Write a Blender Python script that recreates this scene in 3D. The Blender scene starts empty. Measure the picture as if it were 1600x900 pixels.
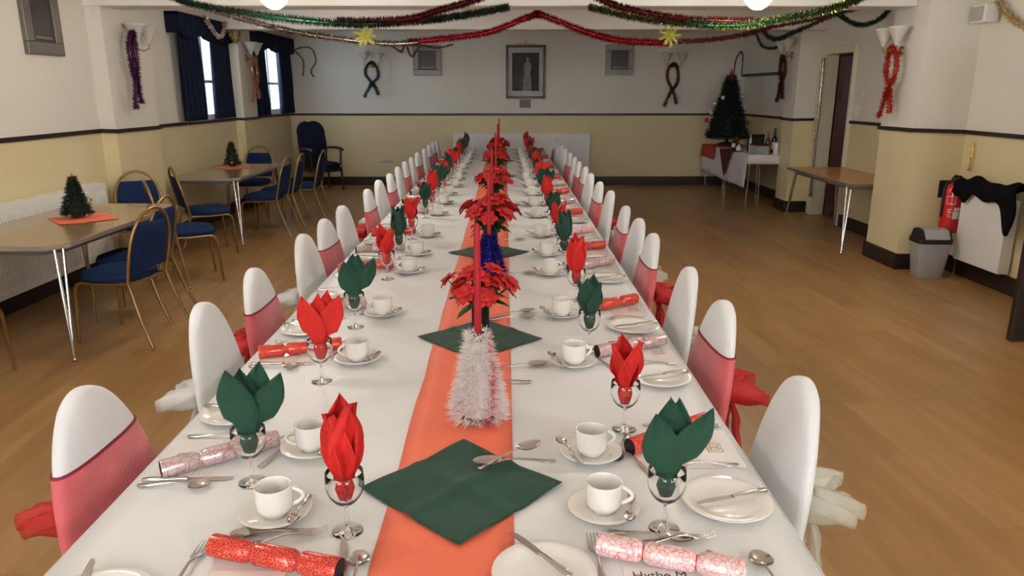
import bpy, math, random
from math import sin, cos, pi, radians as R
from mathutils import Vector, Matrix, Euler
random.seed(7)
S = bpy.context.scene
COL = S.collection

# ------------------------------------------------------------ camera, world, lights
F = 1160.0
PITCH = math.atan(308 / F)
CAMZ = 1.646
cd = bpy.data.cameras.new('camera'); cam = bpy.data.objects.new('camera', cd); COL.objects.link(cam)
cd.sensor_width = 36; cd.sensor_fit = 'HORIZONTAL'; cd.lens = 36 * F / 1600
cd.clip_start = .05; cd.clip_end = 200
cam.location = (0, 0, CAMZ)
cam.rotation_euler = (pi / 2 - PITCH, 0, -math.atan(10 / F * cos(PITCH)))
S.camera = cam
S.view_settings.view_transform = 'Standard'; S.view_settings.look = 'None'
S.view_settings.gamma = 1; S.view_settings.use_curve_mapping = False
S.view_settings.exposure = 0.14
w = bpy.data.worlds.new('daylight'); S.world = w; w.use_nodes = True
w.node_tree.nodes['Background'].inputs[0].default_value = (.80, .90, 1, 1)
w.node_tree.nodes['Background'].inputs[1].default_value = 1.8

def area(name, loc, rot, sx, sy, power, col):
    l = bpy.data.lights.new(name, 'AREA'); l.shape = 'RECTANGLE'; l.size = sx; l.size_y = sy
    l.energy = power; l.color = col
    o = bpy.data.objects.new(name, l); o.location = loc; o.rotation_euler = rot; COL.objects.link(o)
    return o
# unseen rear fill, added to brighten; daylight through the two curtained left windows
area('rear_fill_light', (-1.9, -3.25, 1.75), (R(90), 0, 0), 2.0, 1.3, 135, (.86, .93, 1))
area('rear_fill_light', (2.1, -3.25, 1.75), (R(90), 0, 0), 2.0, 1.3, 135, (.86, .93, 1))
area('left_window_daylight', (-4.15, 9.75, 1.85), (R(90), 0, R(-90)), 1.5, 1.0, 34, (.62, .78, 1))
area('left_window_daylight', (-4.15, 12.4, 1.85), (R(90), 0, R(-90)), 1.5, 1.0, 42, (.62, .78, 1))
LAMP_POWER = 40
LAMP_COL = (1, .94, .86)

# ------------------------------------------------------------ materials
def mat(name, col, rough=.5, metal=0, bump=0, bscale=60, var=0, vscale=8, spec=.5, trans=0, alpha=1, sheen=0, emit=0, emcol=None, ior=1.45, coat=0):
    m = bpy.data.materials.new(name); m.use_nodes = True
    nt = m.node_tree; b = nt.nodes['Principled BSDF']; L = nt.links
    b.inputs['Base Color'].default_value = (*col, 1); b.inputs['Roughness'].default_value = rough
    b.inputs['Metallic'].default_value = metal; b.inputs['Specular IOR Level'].default_value = spec
    b.inputs['Transmission Weight'].default_value = trans; b.inputs['Alpha'].default_value = alpha
    b.inputs['IOR'].default_value = ior; b.inputs['Sheen Weight'].default_value = sheen
    b.inputs['Coat Weight'].default_value = coat
    if emit:
        b.inputs['Emission Color'].default_value = (*(emcol or col), 1); b.inputs['Emission Strength'].default_value = emit
    tc = nt.nodes.new('ShaderNodeTexCoord')
    if var:
        n = nt.nodes.new('ShaderNodeTexNoise'); n.inputs['Scale'].default_value = vscale; n.inputs['Detail'].default_value = 5
        r = nt.nodes.new('ShaderNodeValToRGB')
        r.color_ramp.elements[0].position = .3; r.color_ramp.elements[1].position = .7
        r.color_ramp.elements[0].color = (*[max(0, c * (1 - var)) for c in col], 1)
        r.color_ramp.elements[1].color = (*[min(1, c * (1 + var)) for c in col], 1)
        L.new(tc.outputs['Object'], n.inputs['Vector']); L.new(n.outputs['Fac'], r.inputs[0]); L.new(r.outputs[0], b.inputs['Base Color'])
    if bump:
        n2 = nt.nodes.new('ShaderNodeTexNoise'); n2.inputs['Scale'].default_value = bscale; n2.inputs['Detail'].default_value = 4
        bp = nt.nodes.new('ShaderNodeBump'); bp.inputs['Strength'].default_value = bump; bp.inputs['Distance'].default_value = .01
        L.new(tc.outputs['Object'], n2.inputs['Vector']); L.new(n2.outputs['Fac'], bp.inputs['Height']); L.new(bp.outputs[0], b.inputs['Normal'])
    return m

M = {}
M['white_wall'] = mat('white wall paint', (.76, .72, .63), .75, bump=.15, bscale=90, var=.03, vscale=1.2)
M['cream_wall'] = mat('cream wall paint', (.72, .61, .36), .6, bump=.12, bscale=80, var=.03, vscale=1.5)
M['beam_paint'] = mat('beam paint', (.84, .82, .78), .7, bump=.1, var=.02)
M['ceiling'] = mat('ceiling paint', (.86, .84, .80), .9, bump=.2, bscale=40, var=.02)
M['dark_trim'] = mat('dark stained trim', (.022, .012, .010), .45, var=.2, vscale=12, bump=.05)
M['cream_gloss'] = mat('cream gloss paint', (.76, .70, .52), .35, var=.03)
M['rad_white'] = mat('white enamel', (.80, .78, .73), .35, var=.03, vscale=3)
M['cloth'] = mat('white table paper', (.79, .81, .815), .5, bump=.25, bscale=9, var=.02, vscale=5)
M['cloth_side'] = mat('white cloth', (.72, .70, .69), .8, bump=.2, bscale=30, var=.03)
M['runner'] = mat('coral paper', (.88, .185, .10), .6, bump=.15, bscale=14, var=.05, vscale=7)
M['green_paper'] = mat('green paper napkin', (.008, .056, .030), .85, sheen=.10, bump=.3, bscale=260, var=.12, vscale=30)
M['red_paper'] = mat('red paper napkin', (.58, .014, .009), .75, bump=.3, bscale=260, var=.1, vscale=30)
M['porcelain'] = mat('white porcelain', (.84, .82, .77), .12, spec=.6, coat=.4, var=.02)
M['steel'] = mat('polished steel', (.60, .57, .54), .16, 1, var=.08, vscale=40)
M['glass'] = mat('clear glass', (1, 1, 1), .01, trans=1, ior=1.45)
M['cover'] = mat('white stretch fabric', (.76, .775, .79), .8, bump=.15, bscale=300, var=.02, sheen=.2)
M['sash'] = mat('coral organza', (.78, .11, .13), .55, bump=.4, bscale=120, var=.12, vscale=14, alpha=.80, sheen=.5)
M['sash_edge'] = mat('dark red hem', (.22, .01, .03), .6)
M['red_bow'] = mat('red organza bow', (.62, .02, .02), .5, bump=.4, bscale=90, var=.15, alpha=.55)
M['cream_bow'] = mat('cream organza bow', (.82, .84, .74), .5, bump=.4, bscale=90, var=.08, alpha=.32)
M['white_bow'] = mat('white organza bow', (.88, .90, .90), .5, bump=.4, bscale=90, var=.04, alpha=.42)
M['navy'] = mat('navy upholstery', (.010, .026, .085), .85, bump=.3, bscale=220, var=.25, vscale=60, spec=.2)
M['gold_frame'] = mat('gold painted tube', (.32, .20, .075), .35, .8, var=.1, vscale=20)
M['brown_tube'] = mat('brown tube', (.14, .07, .03), .4, .5, var=.1)
M['chrome'] = mat('chrome', (.62, .60, .57), .15, 1, var=.05)
M['laminate'] = mat('wood effect laminate', (.34, .22, .12), .18, var=.14, vscale=5, spec=.6, coat=.3)
M['orange_wood'] = mat('orange pine laminate', (.62, .26, .07), .22, var=.12, vscale=4, spec=.6)
M['edge_dark'] = mat('table edging', (.20, .17, .13), .4, .3)
M['edge_metal'] = mat('grey table edging', (.5, .47, .43), .35, .7)
M['curtain'] = mat('navy curtain', (.012, .017, .036), .95, bump=.35, bscale=120, var=.15, spec=.15)
M['brass'] = mat('brass', (.45, .30, .12), .3, 1, var=.1)
M['frost'] = mat('frosted lamp glass', (.82, .80, .74), .4, trans=.25, var=.03)
M['globe'] = mat('lit opal glass', (1, .97, .9), .3, emit=1.0, emcol=(1, .93, .82))
M['dark_wood'] = mat('dark varnished wood', (.06, .016, .010), .3, var=.35, vscale=6, coat=.3)
M['picture_mat'] = mat('picture mount card', (.50, .48, .44), .8, var=.03)
M['frame_dark'] = mat('picture frame', (.012, .009, .008), .35, var=.2)
M['plaque'] = mat('brown plaque', (.10, .045, .025), .4, var=.2, vscale=40)
M['grey_metal'] = mat('grey vent metal', (.20, .18, .155), .45, .6, var=.1, vscale=4)
M['vent_dark'] = mat('vent glass', (.050, .042, .040), .42, var=.3, vscale=6, spec=.5)
M['red_ext'] = mat('red extinguisher enamel', (.62, .022, .022), .22, coat=.4, var=.04)
M['white_label'] = mat('white label', (.82, .82, .80), .5, var=.02)
M['black_plastic'] = mat('black plastic', (.012, .012, .013), .45, var=.1)
M['bin_grey'] = mat('grey plastic', (.40, .40, .40), .4, var=.03, bump=.05)
M['black_cloth'] = mat('black coat cloth', (.006, .006, .008), .95, spec=.1, bump=.4, bscale=60, var=.2)
M['tin_white'] = mat('white tinsel', (.86, .80, .78), .35, .25, var=.1, vscale=80)
M['tin_pink'] = mat('pink tinsel', (.70, .08, .12), .35, .4, var=.2, vscale=80)
M['tin_green'] = mat('green tinsel', (.006, .050, .026), .32, .6, var=.5, vscale=90)
M['tin_red'] = mat('red tinsel', (.42, .008, .014), .3, .6, var=.5, vscale=90)
M['tin_dark'] = mat('dark red tinsel', (.11, .010, .012), .32, .6, var=.5, vscale=90)
M['tin_blue'] = mat('blue tinsel', (.016, .012, .26), .32, .6, var=.4, vscale=90)
M['tin_silver'] = mat('silver tinsel', (.60, .50, .42), .18, .9, var=.4, vscale=90)
M['tin_copper'] = mat('copper tinsel', (.62, .36, .22), .3, .7, var=.4, vscale=90)
M['tin_bronze'] = mat('bronze tinsel', (.20, .13, .07), .3, .7, var=.4, vscale=90)
M['tin_yellow'] = mat('pale yellow tinsel', (.90, .78, .22), .3, .25, var=.3, vscale=90)
M['tin_gold'] = mat('gold tinsel', (.85, .62, .10), .22, .8, var=.3, vscale=90)
M['tin_purple'] = mat('purple tinsel', (.07, .012, .09), .35, .6, var=.5, vscale=90)
M['candle_red'] = mat('red candle wax', (.36, .010, .018), .5, var=.05, spec=.3)
M['wick'] = mat('wick', (.05, .04, .03), .9)
M['poin_red'] = mat('red poinsettia silk', (.54, .014, .012), .7, bump=.2, bscale=120, var=.35, vscale=40)
M['leaf'] = mat('dark green leaf', (.020, .055, .018), .6, var=.4, vscale=30)
M['pot'] = mat('dark plant pot', (.018, .026, .018), .5, var=.2)
M['fir'] = mat('dark fir needles', (.010, .030, .014), .7, var=.5, vscale=60)
M['fir_blue'] = mat('blue green fir needles', (.014, .032, .028), .7, var=.5, vscale=60)
M['bauble'] = mat('white bauble', (.8, .78, .74), .15, .4)
M['paper_card'] = mat('glossy menu card', (.80, .79, .78), .14, spec=.6, coat=.5, var=.01)
M['ink'] = mat('black ink', (.03, .03, .03), .6)
M['ink_grey'] = mat('grey ink', (.22, .21, .20), .6)
M['gold_ink'] = mat('gold ink', (.55, .45, .22), .4, .3)
M['emblem_bg'] = mat('beige emblem panel', (.66, .60, .44), .4)
M['ink_gold_dark'] = mat('dark gold ink', (.22, .17, .07), .4)
M['darkhole'] = mat('card tube inside', (.045, .030, .026), .9, var=.1)
M['bottle_dark'] = mat('dark bottle glass', (.012, .012, .008), .1, spec=.7, var=.2)
M['bottle_amber'] = mat('amber bottle glass', (.11, .03, .01), .12, spec=.7, var=.2)
M['switch'] = mat('white switch plastic', (.78, .75, .68), .35)
M['maroon'] = mat('maroon cloth', (.10, .012, .012), .85, var=.1)
M['red_cloth'] = mat('red paper cover', (.50, .03, .02), .75, var=.08, bump=.2, bscale=20)
M['upvc'] = mat('white window frame', (.80, .82, .84), .4, var=.02)
M['socket'] = mat('steel vent', (.35, .34, .33), .4, .5)

def foil(name, c1, c2, scale, rough=.25, metal=.35):
    m = mat(name, c1, rough, metal); nt = m.node_tree; b = nt.nodes['Principled BSDF']
    tc = nt.nodes['Texture Coordinate'] if 'Texture Coordinate' in nt.nodes else nt.nodes.new('ShaderNodeTexCoord')
    v = nt.nodes.new('ShaderNodeTexVoronoi'); v.feature = 'DISTANCE_TO_EDGE'; v.inputs['Scale'].default_value = scale
    r = nt.nodes.new('ShaderNodeValToRGB'); r.color_ramp.interpolation = 'CONSTANT'
    r.color_ramp.elements[0].color = (*c2, 1); r.color_ramp.elements[1].color = (*c1, 1); r.color_ramp.elements[1].position = .05
    nt.links.new(tc.outputs['Object'], v.inputs['Vector']); nt.links.new(v.outputs['Distance'], r.inputs[0]); nt.links.new(r.outputs[0], b.inputs['Base Color'])
    return m
M['foil_red'] = foil('red cracker foil', (.58, .020, .015), (.80, .25, .16), 190)
M['foil_silver'] = foil('pale cracker foil', (.62, .50, .49), (.50, .25, .26), 60, .28, .45)
M['foil_pink'] = foil('pink and white cracker foil', (.80, .62, .62), (.75, .22, .20), 95, .3, .2)

def floor_mat():
    m = bpy.data.materials.new('oak laminate floor'); m.use_nodes = True
    nt = m.node_tree; b = nt.nodes['Principled BSDF']; L = nt.links
    tc = nt.nodes.new('ShaderNodeTexCoord'); mp = nt.nodes.new('ShaderNodeMapping'); mp.inputs['Rotation'].default_value = (0, 0, R(86))
    L.new(tc.outputs['Object'], mp.inputs['Vector'])
    br = nt.nodes.new('ShaderNodeTexBrick'); br.inputs['Scale'].default_value = 1
    br.inputs['Brick Width'].default_value = 1.2; br.inputs['Row Height'].default_value = .19; br.inputs['Mortar Size'].default_value = .0012
    br.inputs['Color1'].default_value = (.42, .238, .092, 1); br.inputs['Color2'].default_value = (.34, .182, .064, 1)
    br.inputs['Mortar'].default_value = (.29, .15, .055, 1)
    L.new(mp.outputs[0], br.inputs['Vector'])
    mp2 = nt.nodes.new('ShaderNodeMapping'); mp2.inputs['Scale'].default_value = (1.2, 9, 1); L.new(mp.outputs[0], mp2.inputs['Vector'])
    n = nt.nodes.new('ShaderNodeTexNoise'); n.inputs['Scale'].default_value = 1.3; n.inputs['Detail'].default_value = 6; L.new(mp2.outputs[0], n.inputs['Vector'])
    r = nt.nodes.new('ShaderNodeValToRGB'); r.color_ramp.elements[0].position = .25; r.color_ramp.elements[1].position = .75
    r.color_ramp.elements[0].color = (.80, .78, .74, 1); r.color_ramp.elements[1].color = (1.12, 1.12, 1.12, 1)
    L.new(n.outputs['Fac'], r.inputs[0])
    mx = nt.nodes.new('ShaderNodeMix'); mx.data_type = 'RGBA'; mx.blend_type = 'MULTIPLY'; mx.inputs[0].default_value = 1
    L.new(br.outputs['Color'], mx.inputs[6]); L.new(r.outputs[0], mx.inputs[7]); L.new(mx.outputs[2], b.inputs['Base Color'])
    b.inputs['Roughness'].default_value = .36; b.inputs['Specular IOR Level'].default_value = .5
    return m
M['floor'] = floor_mat()

def photo_mat():
    # a faded black and white photograph: mid grey backdrop, mottled
    return mat('faded photograph', (.060, .056, .053), .7, spec=.2, var=.45, vscale=3.5)
M['photo'] = photo_mat()
M['photo_pale'] = mat('pale figure in photograph', (.24, .23, .22), .7, spec=.2, var=.25, vscale=12)

# ------------------------------------------------------------ mesh building
class MB:
    def __init__(s): s.v = []; s.f = []; s.m = []; s.sm = []
    def add(s, vs, fs, mi=0, smooth=False):
        o = len(s.v); s.v += [tuple(v) for v in vs]
        for f in fs: s.f.append(tuple(i + o for i in f)); s.m.append(mi); s.sm.append(smooth)
        return s
    def box(s, x0, x1, y0, y1, z0, z1, mi=0, rz=0, c=None):
        vs = [(x, y, z) for z in (z0, z1) for x, y in ((x0, y0), (x1, y0), (x1, y1), (x0, y1))]
        if rz:
            cx, cy = c or ((x0 + x1) / 2, (y0 + y1) / 2)
            vs = [(cx + (x - cx) * cos(rz) - (y - cy) * sin(rz), cy + (x - cx) * sin(rz) + (y - cy) * cos(rz), z) for x, y, z in vs]
        return s.add(vs, [(0, 3, 2, 1), (4, 5, 6, 7), (0, 1, 5, 4), (1, 2, 6, 5), (2, 3, 7, 6), (3, 0, 4, 7)], mi)
    def hexa(s, b, t, mi=0):
        return s.add(list(b) + list(t), [(0, 3, 2, 1), (4, 5, 6, 7), (0, 1, 5, 4), (1, 2, 6, 5), (2, 3, 7, 6), (3, 0, 4, 7)], mi)
    def loft(s, rings, mi=0, cap=True, closed=True, smooth=True):
        n = len(rings[0]); vs = [p for r in rings for p in r]; fs = []
        for i in range(len(rings) - 1):
            for j in range(n if closed else n - 1):
                k = (j + 1) % n
                fs.append((i * n + j, i * n + k, (i + 1) * n + k, (i + 1) * n + j))
        s.add(vs, fs, mi, smooth)
        if cap and closed:
            s.add(rings[0], [tuple(reversed(range(n)))], mi, False); s.add(rings[-1], [tuple(range(n))], mi, False)
        return s
    def lathe(s, prof, n=24, mi=0, c=(0, 0, 0), smooth=True, cap=False, T=None):
        rings = []
        for r, z in prof:
            ring = [Vector((r * cos(2 * pi * j / n), r * sin(2 * pi * j / n), z)) for j in range(n)]
            if T is not None: ring = [T @ p for p in ring]
            rings.append([(p[0] + c[0], p[1] + c[1], p[2] + c[2]) for p in ring])
        return s.loft(rings, mi, cap, True, smooth)
    def tube(s, pts, r, n=8, mi=0, cap=True, closed=False, smooth=True):
        pts = [Vector(p) for p in pts]; N = len(pts); rings = []
        up = None
        for i in range(N):
            a = pts[(i - 1) % N] if (closed or i > 0) else pts[i]; b = pts[(i + 1) % N] if (closed or i < N - 1) else pts[i]
            t = (b - a)
            if t.length < 1e-9: t = Vector((0, 0, 1))
            t.normalize()
            if up is None:
                up = Vector((0, 0, 1)) if abs(t.z) < .9 else Vector((1, 0, 0))
            x = t.cross(up)
            if x.length < 1e-6: x = t.orthogonal()
            x.normalize(); y = x.cross(t); y.normalize(); up = y
            rr = r[i] if isinstance(r, (list, tuple)) else r
            rings.append([pts[i] + x * rr * cos(2 * pi * j / n) + y * rr * sin(2 * pi * j / n) for j in range(n)])
        if closed: rings.append(rings[0])
        return s.loft(rings, mi, cap and not closed, True, smooth)
    def grid(s, fn, nu, nv, mi=0, smooth=True):
        vs = [fn(i / nu, j / nv) for i in range(nu + 1) for j in range(nv + 1)]
        fs = [(i * (nv + 1) + j, (i + 1) * (nv + 1) + j, (i + 1) * (nv + 1) + j + 1, i * (nv + 1) + j + 1) for i in range(nu) for j in range(nv)]
        return s.add(vs, fs, mi, smooth)
    def prism(s, poly, z0, z1, mi=0, T=None, smooth=False):
        n = len(poly); b = [Vector((x, y, z0)) for x, y in poly]; t = [Vector((x, y, z1)) for x, y in poly]
        if T is not None: b = [T @ p for p in b]; t = [T @ p for p in t]
        return s.add(b + t, [tuple(reversed(range(n))), tuple(range(n, 2 * n))] + [(i, (i + 1) % n, n + (i + 1) % n, n + i) for i in range(n)], mi, smooth)
    def blade(s, p, d, w, mi=0):
        d = Vector(d); p = Vector(p); x = d.orthogonal().normalized() * w
        if random.random() < .5: x = d.cross(x).normalized() * w
        return s.add([p - x, p + x, p + d], [(0, 1, 2)], mi)
    def xf(s, T):
        s.v = [tuple(T @ Vector(v)) for v in s.v]; return s
    def build(s, name, mats, parent=None, bevel=0, solid=0, sub=0, loc=None, fix=True):
        me = bpy.data.meshes.new(name); me.from_pydata(s.v, [], s.f)
        for m in (mats if isinstance(mats, (list, tuple)) else [mats]): me.materials.append(M[m])
        me.polygons.foreach_set('material_index', s.m); me.polygons.foreach_set('use_smooth', s.sm)
        me.update()
        if fix and len(s.f) < 30000 and not solid:
            import bmesh
            bm = bmesh.new(); bm.from_mesh(me); bmesh.ops.recalc_face_normals(bm, faces=bm.faces); bm.to_mesh(me); bm.free()
        o = bpy.data.objects.new(name, me); COL.objects.link(o)
        if parent is not None: o.parent = parent
        if loc: o.location = loc
        if solid:
            d = o.modifiers.new('thick', 'SOLIDIFY'); d.thickness = solid; d.offset = 0
        if bevel:
            d = o.modifiers.new('bevel', 'BEVEL'); d.width = bevel; d.segments = 2; d.limit_method = 'ANGLE'; d.angle_limit = R(40)
        if sub:
            d = o.modifiers.new('sub', 'SUBSURF'); d.levels = sub; d.render_levels = sub
        return o

def tag(o, label, cat, group=None, kind=None):
    o['label'] = label; o['category'] = cat
    if group: o['group'] = group
    if kind: o['kind'] = kind
    return o
def thing(name, loc=(0, 0, 0), rz=0):
    o = bpy.data.objects.new(name, None); COL.objects.link(o); o.location = loc; o.rotation_euler = (0, 0, rz)
    o.empty_display_size = .05
    return o
def struct(o): o['kind'] = 'structure'; return o
KIDS = {}
def children(o): return [c for c in bpy.data.objects if c.parent == o]
def copy_tree(o, parent=None):
    c = o.copy(); COL.objects.link(c); c.parent = parent
    ks = KIDS.get(o.name)
    if ks is None: ks = children(o); KIDS[o.name] = ks
    for k in ks: copy_tree(k, c)
    return c
USED = set()
def place(proto, loc, rot=0, label=None, cat=None, group=None, scale=None):
    if proto.name not in USED:
        USED.add(proto.name)
        # remember the children before the first use
        KIDS.setdefault(proto.name, children(proto)); o = proto
    else: o = copy_tree(proto)
    o.location = loc; o.rotation_euler = rot if isinstance(rot, (tuple, list)) else (0, 0, rot)
    if scale: o.scale = scale if isinstance(scale, (tuple, list)) else (scale,) * 3
    if label: o['label'] = label
    if cat: o['category'] = cat
    if group: o['group'] = group
    return o
ORD = ['nearest', 'second', 'third', 'fourth', 'fifth', 'sixth', 'seventh', 'eighth', 'ninth', 'tenth', 'eleventh', 'twelfth', 'thirteenth', 'fourteenth', 'fifteenth', 'sixteenth', 'seventeenth', 'eighteenth']
def ordn(i): return ORD[i] + (' one' if i == 0 else ' from the near end')

# ------------------------------------------------------------ room shell
XL, XR, YB, YR, ZC = -3.80, 4.20, 13.5, -3.0, 2.75
def rect(mb, p0, p1, z00, z01, z10, z11, mi, n=None, th=.14):
    """upright wall panel from p0 to p1 (bottom z00,z01; top z10,z11), thickness behind the face (to the left of p0->p1 reversed)"""
    d = Vector((p1[0] - p0[0], p1[1] - p0[1])); nn = Vector((-d.y, d.x)).normalized() * th
    if n is not None and nn.dot(Vector(n)) < 0: nn = -nn
    a, b = p0, p1; c = (p1[0] + nn.x, p1[1] + nn.y); e = (p0[0] + nn.x, p0[1] + nn.y)
    mb.hexa([(a[0], a[1], z00), (b[0], b[1], z01), (c[0], c[1], z01), (e[0], e[1], z00)],
            [(a[0], a[1], z10), (b[0], b[1], z11), (c[0], c[1], z11), (e[0], e[1], z10)], mi)
def rail(mb, p0, p1, z0, z1, n, h=.035, th=.022, ext=.0):
    d = Vector((p1[0] - p0[0], p1[1] - p0[1])).normalized()
    p0 = (p0[0] - d.x * ext, p0[1] - d.y * ext); p1 = (p1[0] + d.x * ext, p1[1] + d.y * ext)
    rect(mb, p0, p1, z0 - h / 2, z1 - h / 2, z0 + h / 2, z1 + h / 2, 0, n, th)

struct(MB().box(XL - .5, XR + 2, YR - .3, YB + .3, -.08, 0).build('floor', 'floor'))
struct(MB().box(XL - .5, XR + 2, YR - .3, YB + .3, ZC, ZC + .1).build('ceiling', 'ceiling'))
# back wall
mb = MB(); rect(mb, (XL - .3, YB), (XR + .3, YB), 0, 0, 1.243, 1.243, 1, (0, 1)); rect(mb, (XL - .3, YB), (XR + .3, YB), 1.243, 1.243, ZC, ZC, 0, (0, 1))
struct(mb.build('wall_back', ['white_wall', 'cream_wall']))
mb = MB(); rail(mb, (XL, YB), (XR, YB), 1.243, 1.243, (0, -1)); struct(mb.build('trim_1', 'dark_trim', bevel=.005))
mb = MB(); rail(mb, (XL, YB), (XR, YB), .075, .075, (0, -1), .15, .02); struct(mb.build('baseboard_back', 'dark_trim', bevel=.004))
# rear wall with two openings for the added windows
mb = MB()
for x0, x1, z0, z1, mi in ((XL - .3, XR + .3, 0, 1.0, 1), (XL - .3, XR + .3, 2.4, ZC, 0), (XL - .3, -3.0, 1.0, 2.4, 0), (-.8, 1.0, 1.0, 2.4, 0), (3.2, XR + .3, 1.0, 2.4, 0)):
    mb.box(x0, x1, YR - .14, YR, z0, z1, mi)
struct(mb.build('wall_rear', ['white_wall', 'cream_wall']))
def window(name, T, wd, z0, z1, mull):
    root = thing(name); root['kind'] = 'structure'
    f = MB(); t = .05
    f.box(-wd / 2, wd / 2, -.03, .03, z0, z0 + t); f.box(-wd / 2, wd / 2, -.03, .03, z1 - t, z1)
    f.box(-wd / 2, -wd / 2 + t, -.03, .03, z0, z1); f.box(wd / 2 - t, wd / 2, -.03, .03, z0, z1)
    for m_ in mull: f.box(m_ - t / 2, m_ + t / 2, -.028, .028, z0 + t, z1 - t)
    f.box(-wd / 2 + t, wd / 2 - t, -.026, .026, z0 + (z1 - z0) * .42, z0 + (z1 - z0) * .42 + .035)
    f.xf(T).build('window_frame', 'upvc', root)
    g = MB().box(-wd / 2 + t, wd / 2 - t, -.003, .003, z0 + t, z1 - t).xf(T); g.build('pane', 'glass', root)
    return root
for i, x in enumerate((-1.9, 2.1)): window('window_%d' % (3 + i), Matrix.Translation((x, YR - .09, 0)), 2.2, 1.0, 2.4, (0,))  # unseen rear windows, added to carry the fill light
# left wall: dado heights follow the photograph's rail
LW = [((XL, YR), 1.285), ((XL, 7.15), 1.285), ((XL + .14, 7.15), 1.28), ((XL + .14, 8.05), 1.275), ((XL, 8.05), 1.275), ((XL, 10.75), 1.265), ((XL + .12, 10.75), 1.262), ((XL + .12, 11.35), 1.26), ((XL, 11.35), 1.26), ((XL, YB), 1.245)]
WIN = [(9.10, 10.5, 1.30, 2.36), (11.85, 13.15, 1.30, 2.36)]
mb = MB(); tr = MB(); sk = MB()
N = (-1, 0)
def d_x(a, b): return b[0] - a[0]
def segs(P, mb, tr, sk, n_out, wins=(), skip=()):
    for k in range(len(P) - 1):
        (a, za), (b, zb) = P[k], P[k + 1]
        if k in skip: continue
        if abs(d_x(a, b)) > .01:
            d = Vector((b[0] - a[0], b[1] - a[1])); n = (0, 1) if (d.x * n_out[0] < 0) else (0, -1); m = (-n[0], -n[1])
            rail(tr, a, b, za, zb, m, ext=.012); rail(sk, a, b, .075, .075, m, .15, .02, ext=.018); continue
        pier = abs(a[0] - (XL if n_out[0] < 0 else XR)) > .001
        if pier:
            pm = MB(); t_ = abs(a[0] - (XL if n_out[0] < 0 else XR)) + .02
            rect(pm, a, b, 0, 0, za, zb, 1, n_out, t_); rect(pm, a, b, za, zb, ZC, ZC, 0, n_out, t_)
            struct(pm.build('wall_left_pier' if n_out[0] < 0 else 'wall_right_pier', ['white_wall', 'cream_wall']))
            m = (-n_out[0], 0); rail(tr, a, b, za, zb, m, ext=.02); rail(sk, a, b, .075, .075, m, .15, .02, ext=.018); continue
        d = Vector((b[0] - a[0], b[1] - a[1]))
        # outward side: for faces along y use n_out; for returns use the direction into the pier
        if abs(d.x) > abs(d.y):
            n = (0, 1) if (d.x * n_out[0] < 0) else (0, -1)
            th = .10
        else: n = n_out; th = .14 if abs(a[0] - (XL if n_out[0] < 0 else XR)) < .001 else .5
        if abs(d.x) > abs(d.y): th = .04
        ws = [w_ for w_ in wins if a[1] < w_[0] and b[1] > w_[1]] if abs(d.y) > abs(d.x) else []
        zi = lambda y: za + (zb - za) * (y - a[1]) / (b[1] - a[1])
        rect(mb, a, b, 0, 0, za, zb, 1, n, th)
        if not ws: rect(mb, a, b, za, zb, ZC, ZC, 0, n, th)
        else:
            y = a[1]
            for (y0, y1, z0, z1) in ws:
                rect(mb, (a[0], y), (a[0], y0), zi(y), zi(y0), ZC, ZC, 0, n, th)
                rect(mb, (a[0], y0), (a[0], y1), zi(y0), zi(y1), z0, z0, 0, n, th)
                rect(mb, (a[0], y0), (a[0], y1), z1, z1, ZC, ZC, 0, n, th); y = y1
            rect(mb, (a[0], y), b, zi(y), zb, ZC, ZC, 0, n, th)
        m = (-n[0], -n[1])
        rail(tr, a, b, za, zb, m, ext=.012 if abs(d.x) > abs(d.y) else .02)
        rail(sk, a, b, .075, .075, m, .15, .02, ext=.018)
segs(LW, mb, tr, sk, (-1, 0), WIN)
struct(mb.build('wall_left', ['white_wall', 'cream_wall'])); struct(tr.build('trim_2', 'dark_trim')); struct(sk.build('baseboard_left', 'dark_trim'))
for i, (y0, y1, z0, z1) in enumerate(WIN):
    window('window_%d' % (1 + i), Matrix.Translation((XL - .09, (y0 + y1) / 2, 0)) @ Matrix.Rotation(R(90), 4, 'Z'), y1 - y0, z0, z1, (.1,))
# right wall with two piers and a doorway
RW = [((XR, YR), 1.285), ((XR, 6.88), 1.285), ((3.72, 6.88), 1.30), ((3.72, 7.50), 1.295), ((XR, 7.50), 1.285), ((XR, 9.27), 1.28), ((XR, 10.16), 1.28), ((XR, 10.36), 1.27), ((3.93, 10.36), 1.265), ((3.93, 10.78), 1.265), ((XR, 10.78), 1.25), ((XR, YB), 1.245)]
mb = MB(); tr = MB(); sk = MB()
segs(RW, mb, tr, sk, (1, 0), (), (5,))
rect(mb, (XR, 9.27), (XR, 10.16), 2.12, 2.12, ZC, ZC, 0, (1, 0))
struct(mb.build('wall_right', ['white_wall', 'cream_wall'])); struct(tr.build('trim_3', 'dark_trim')); struct(sk.build('baseboard_right', 'dark_trim'))
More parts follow.
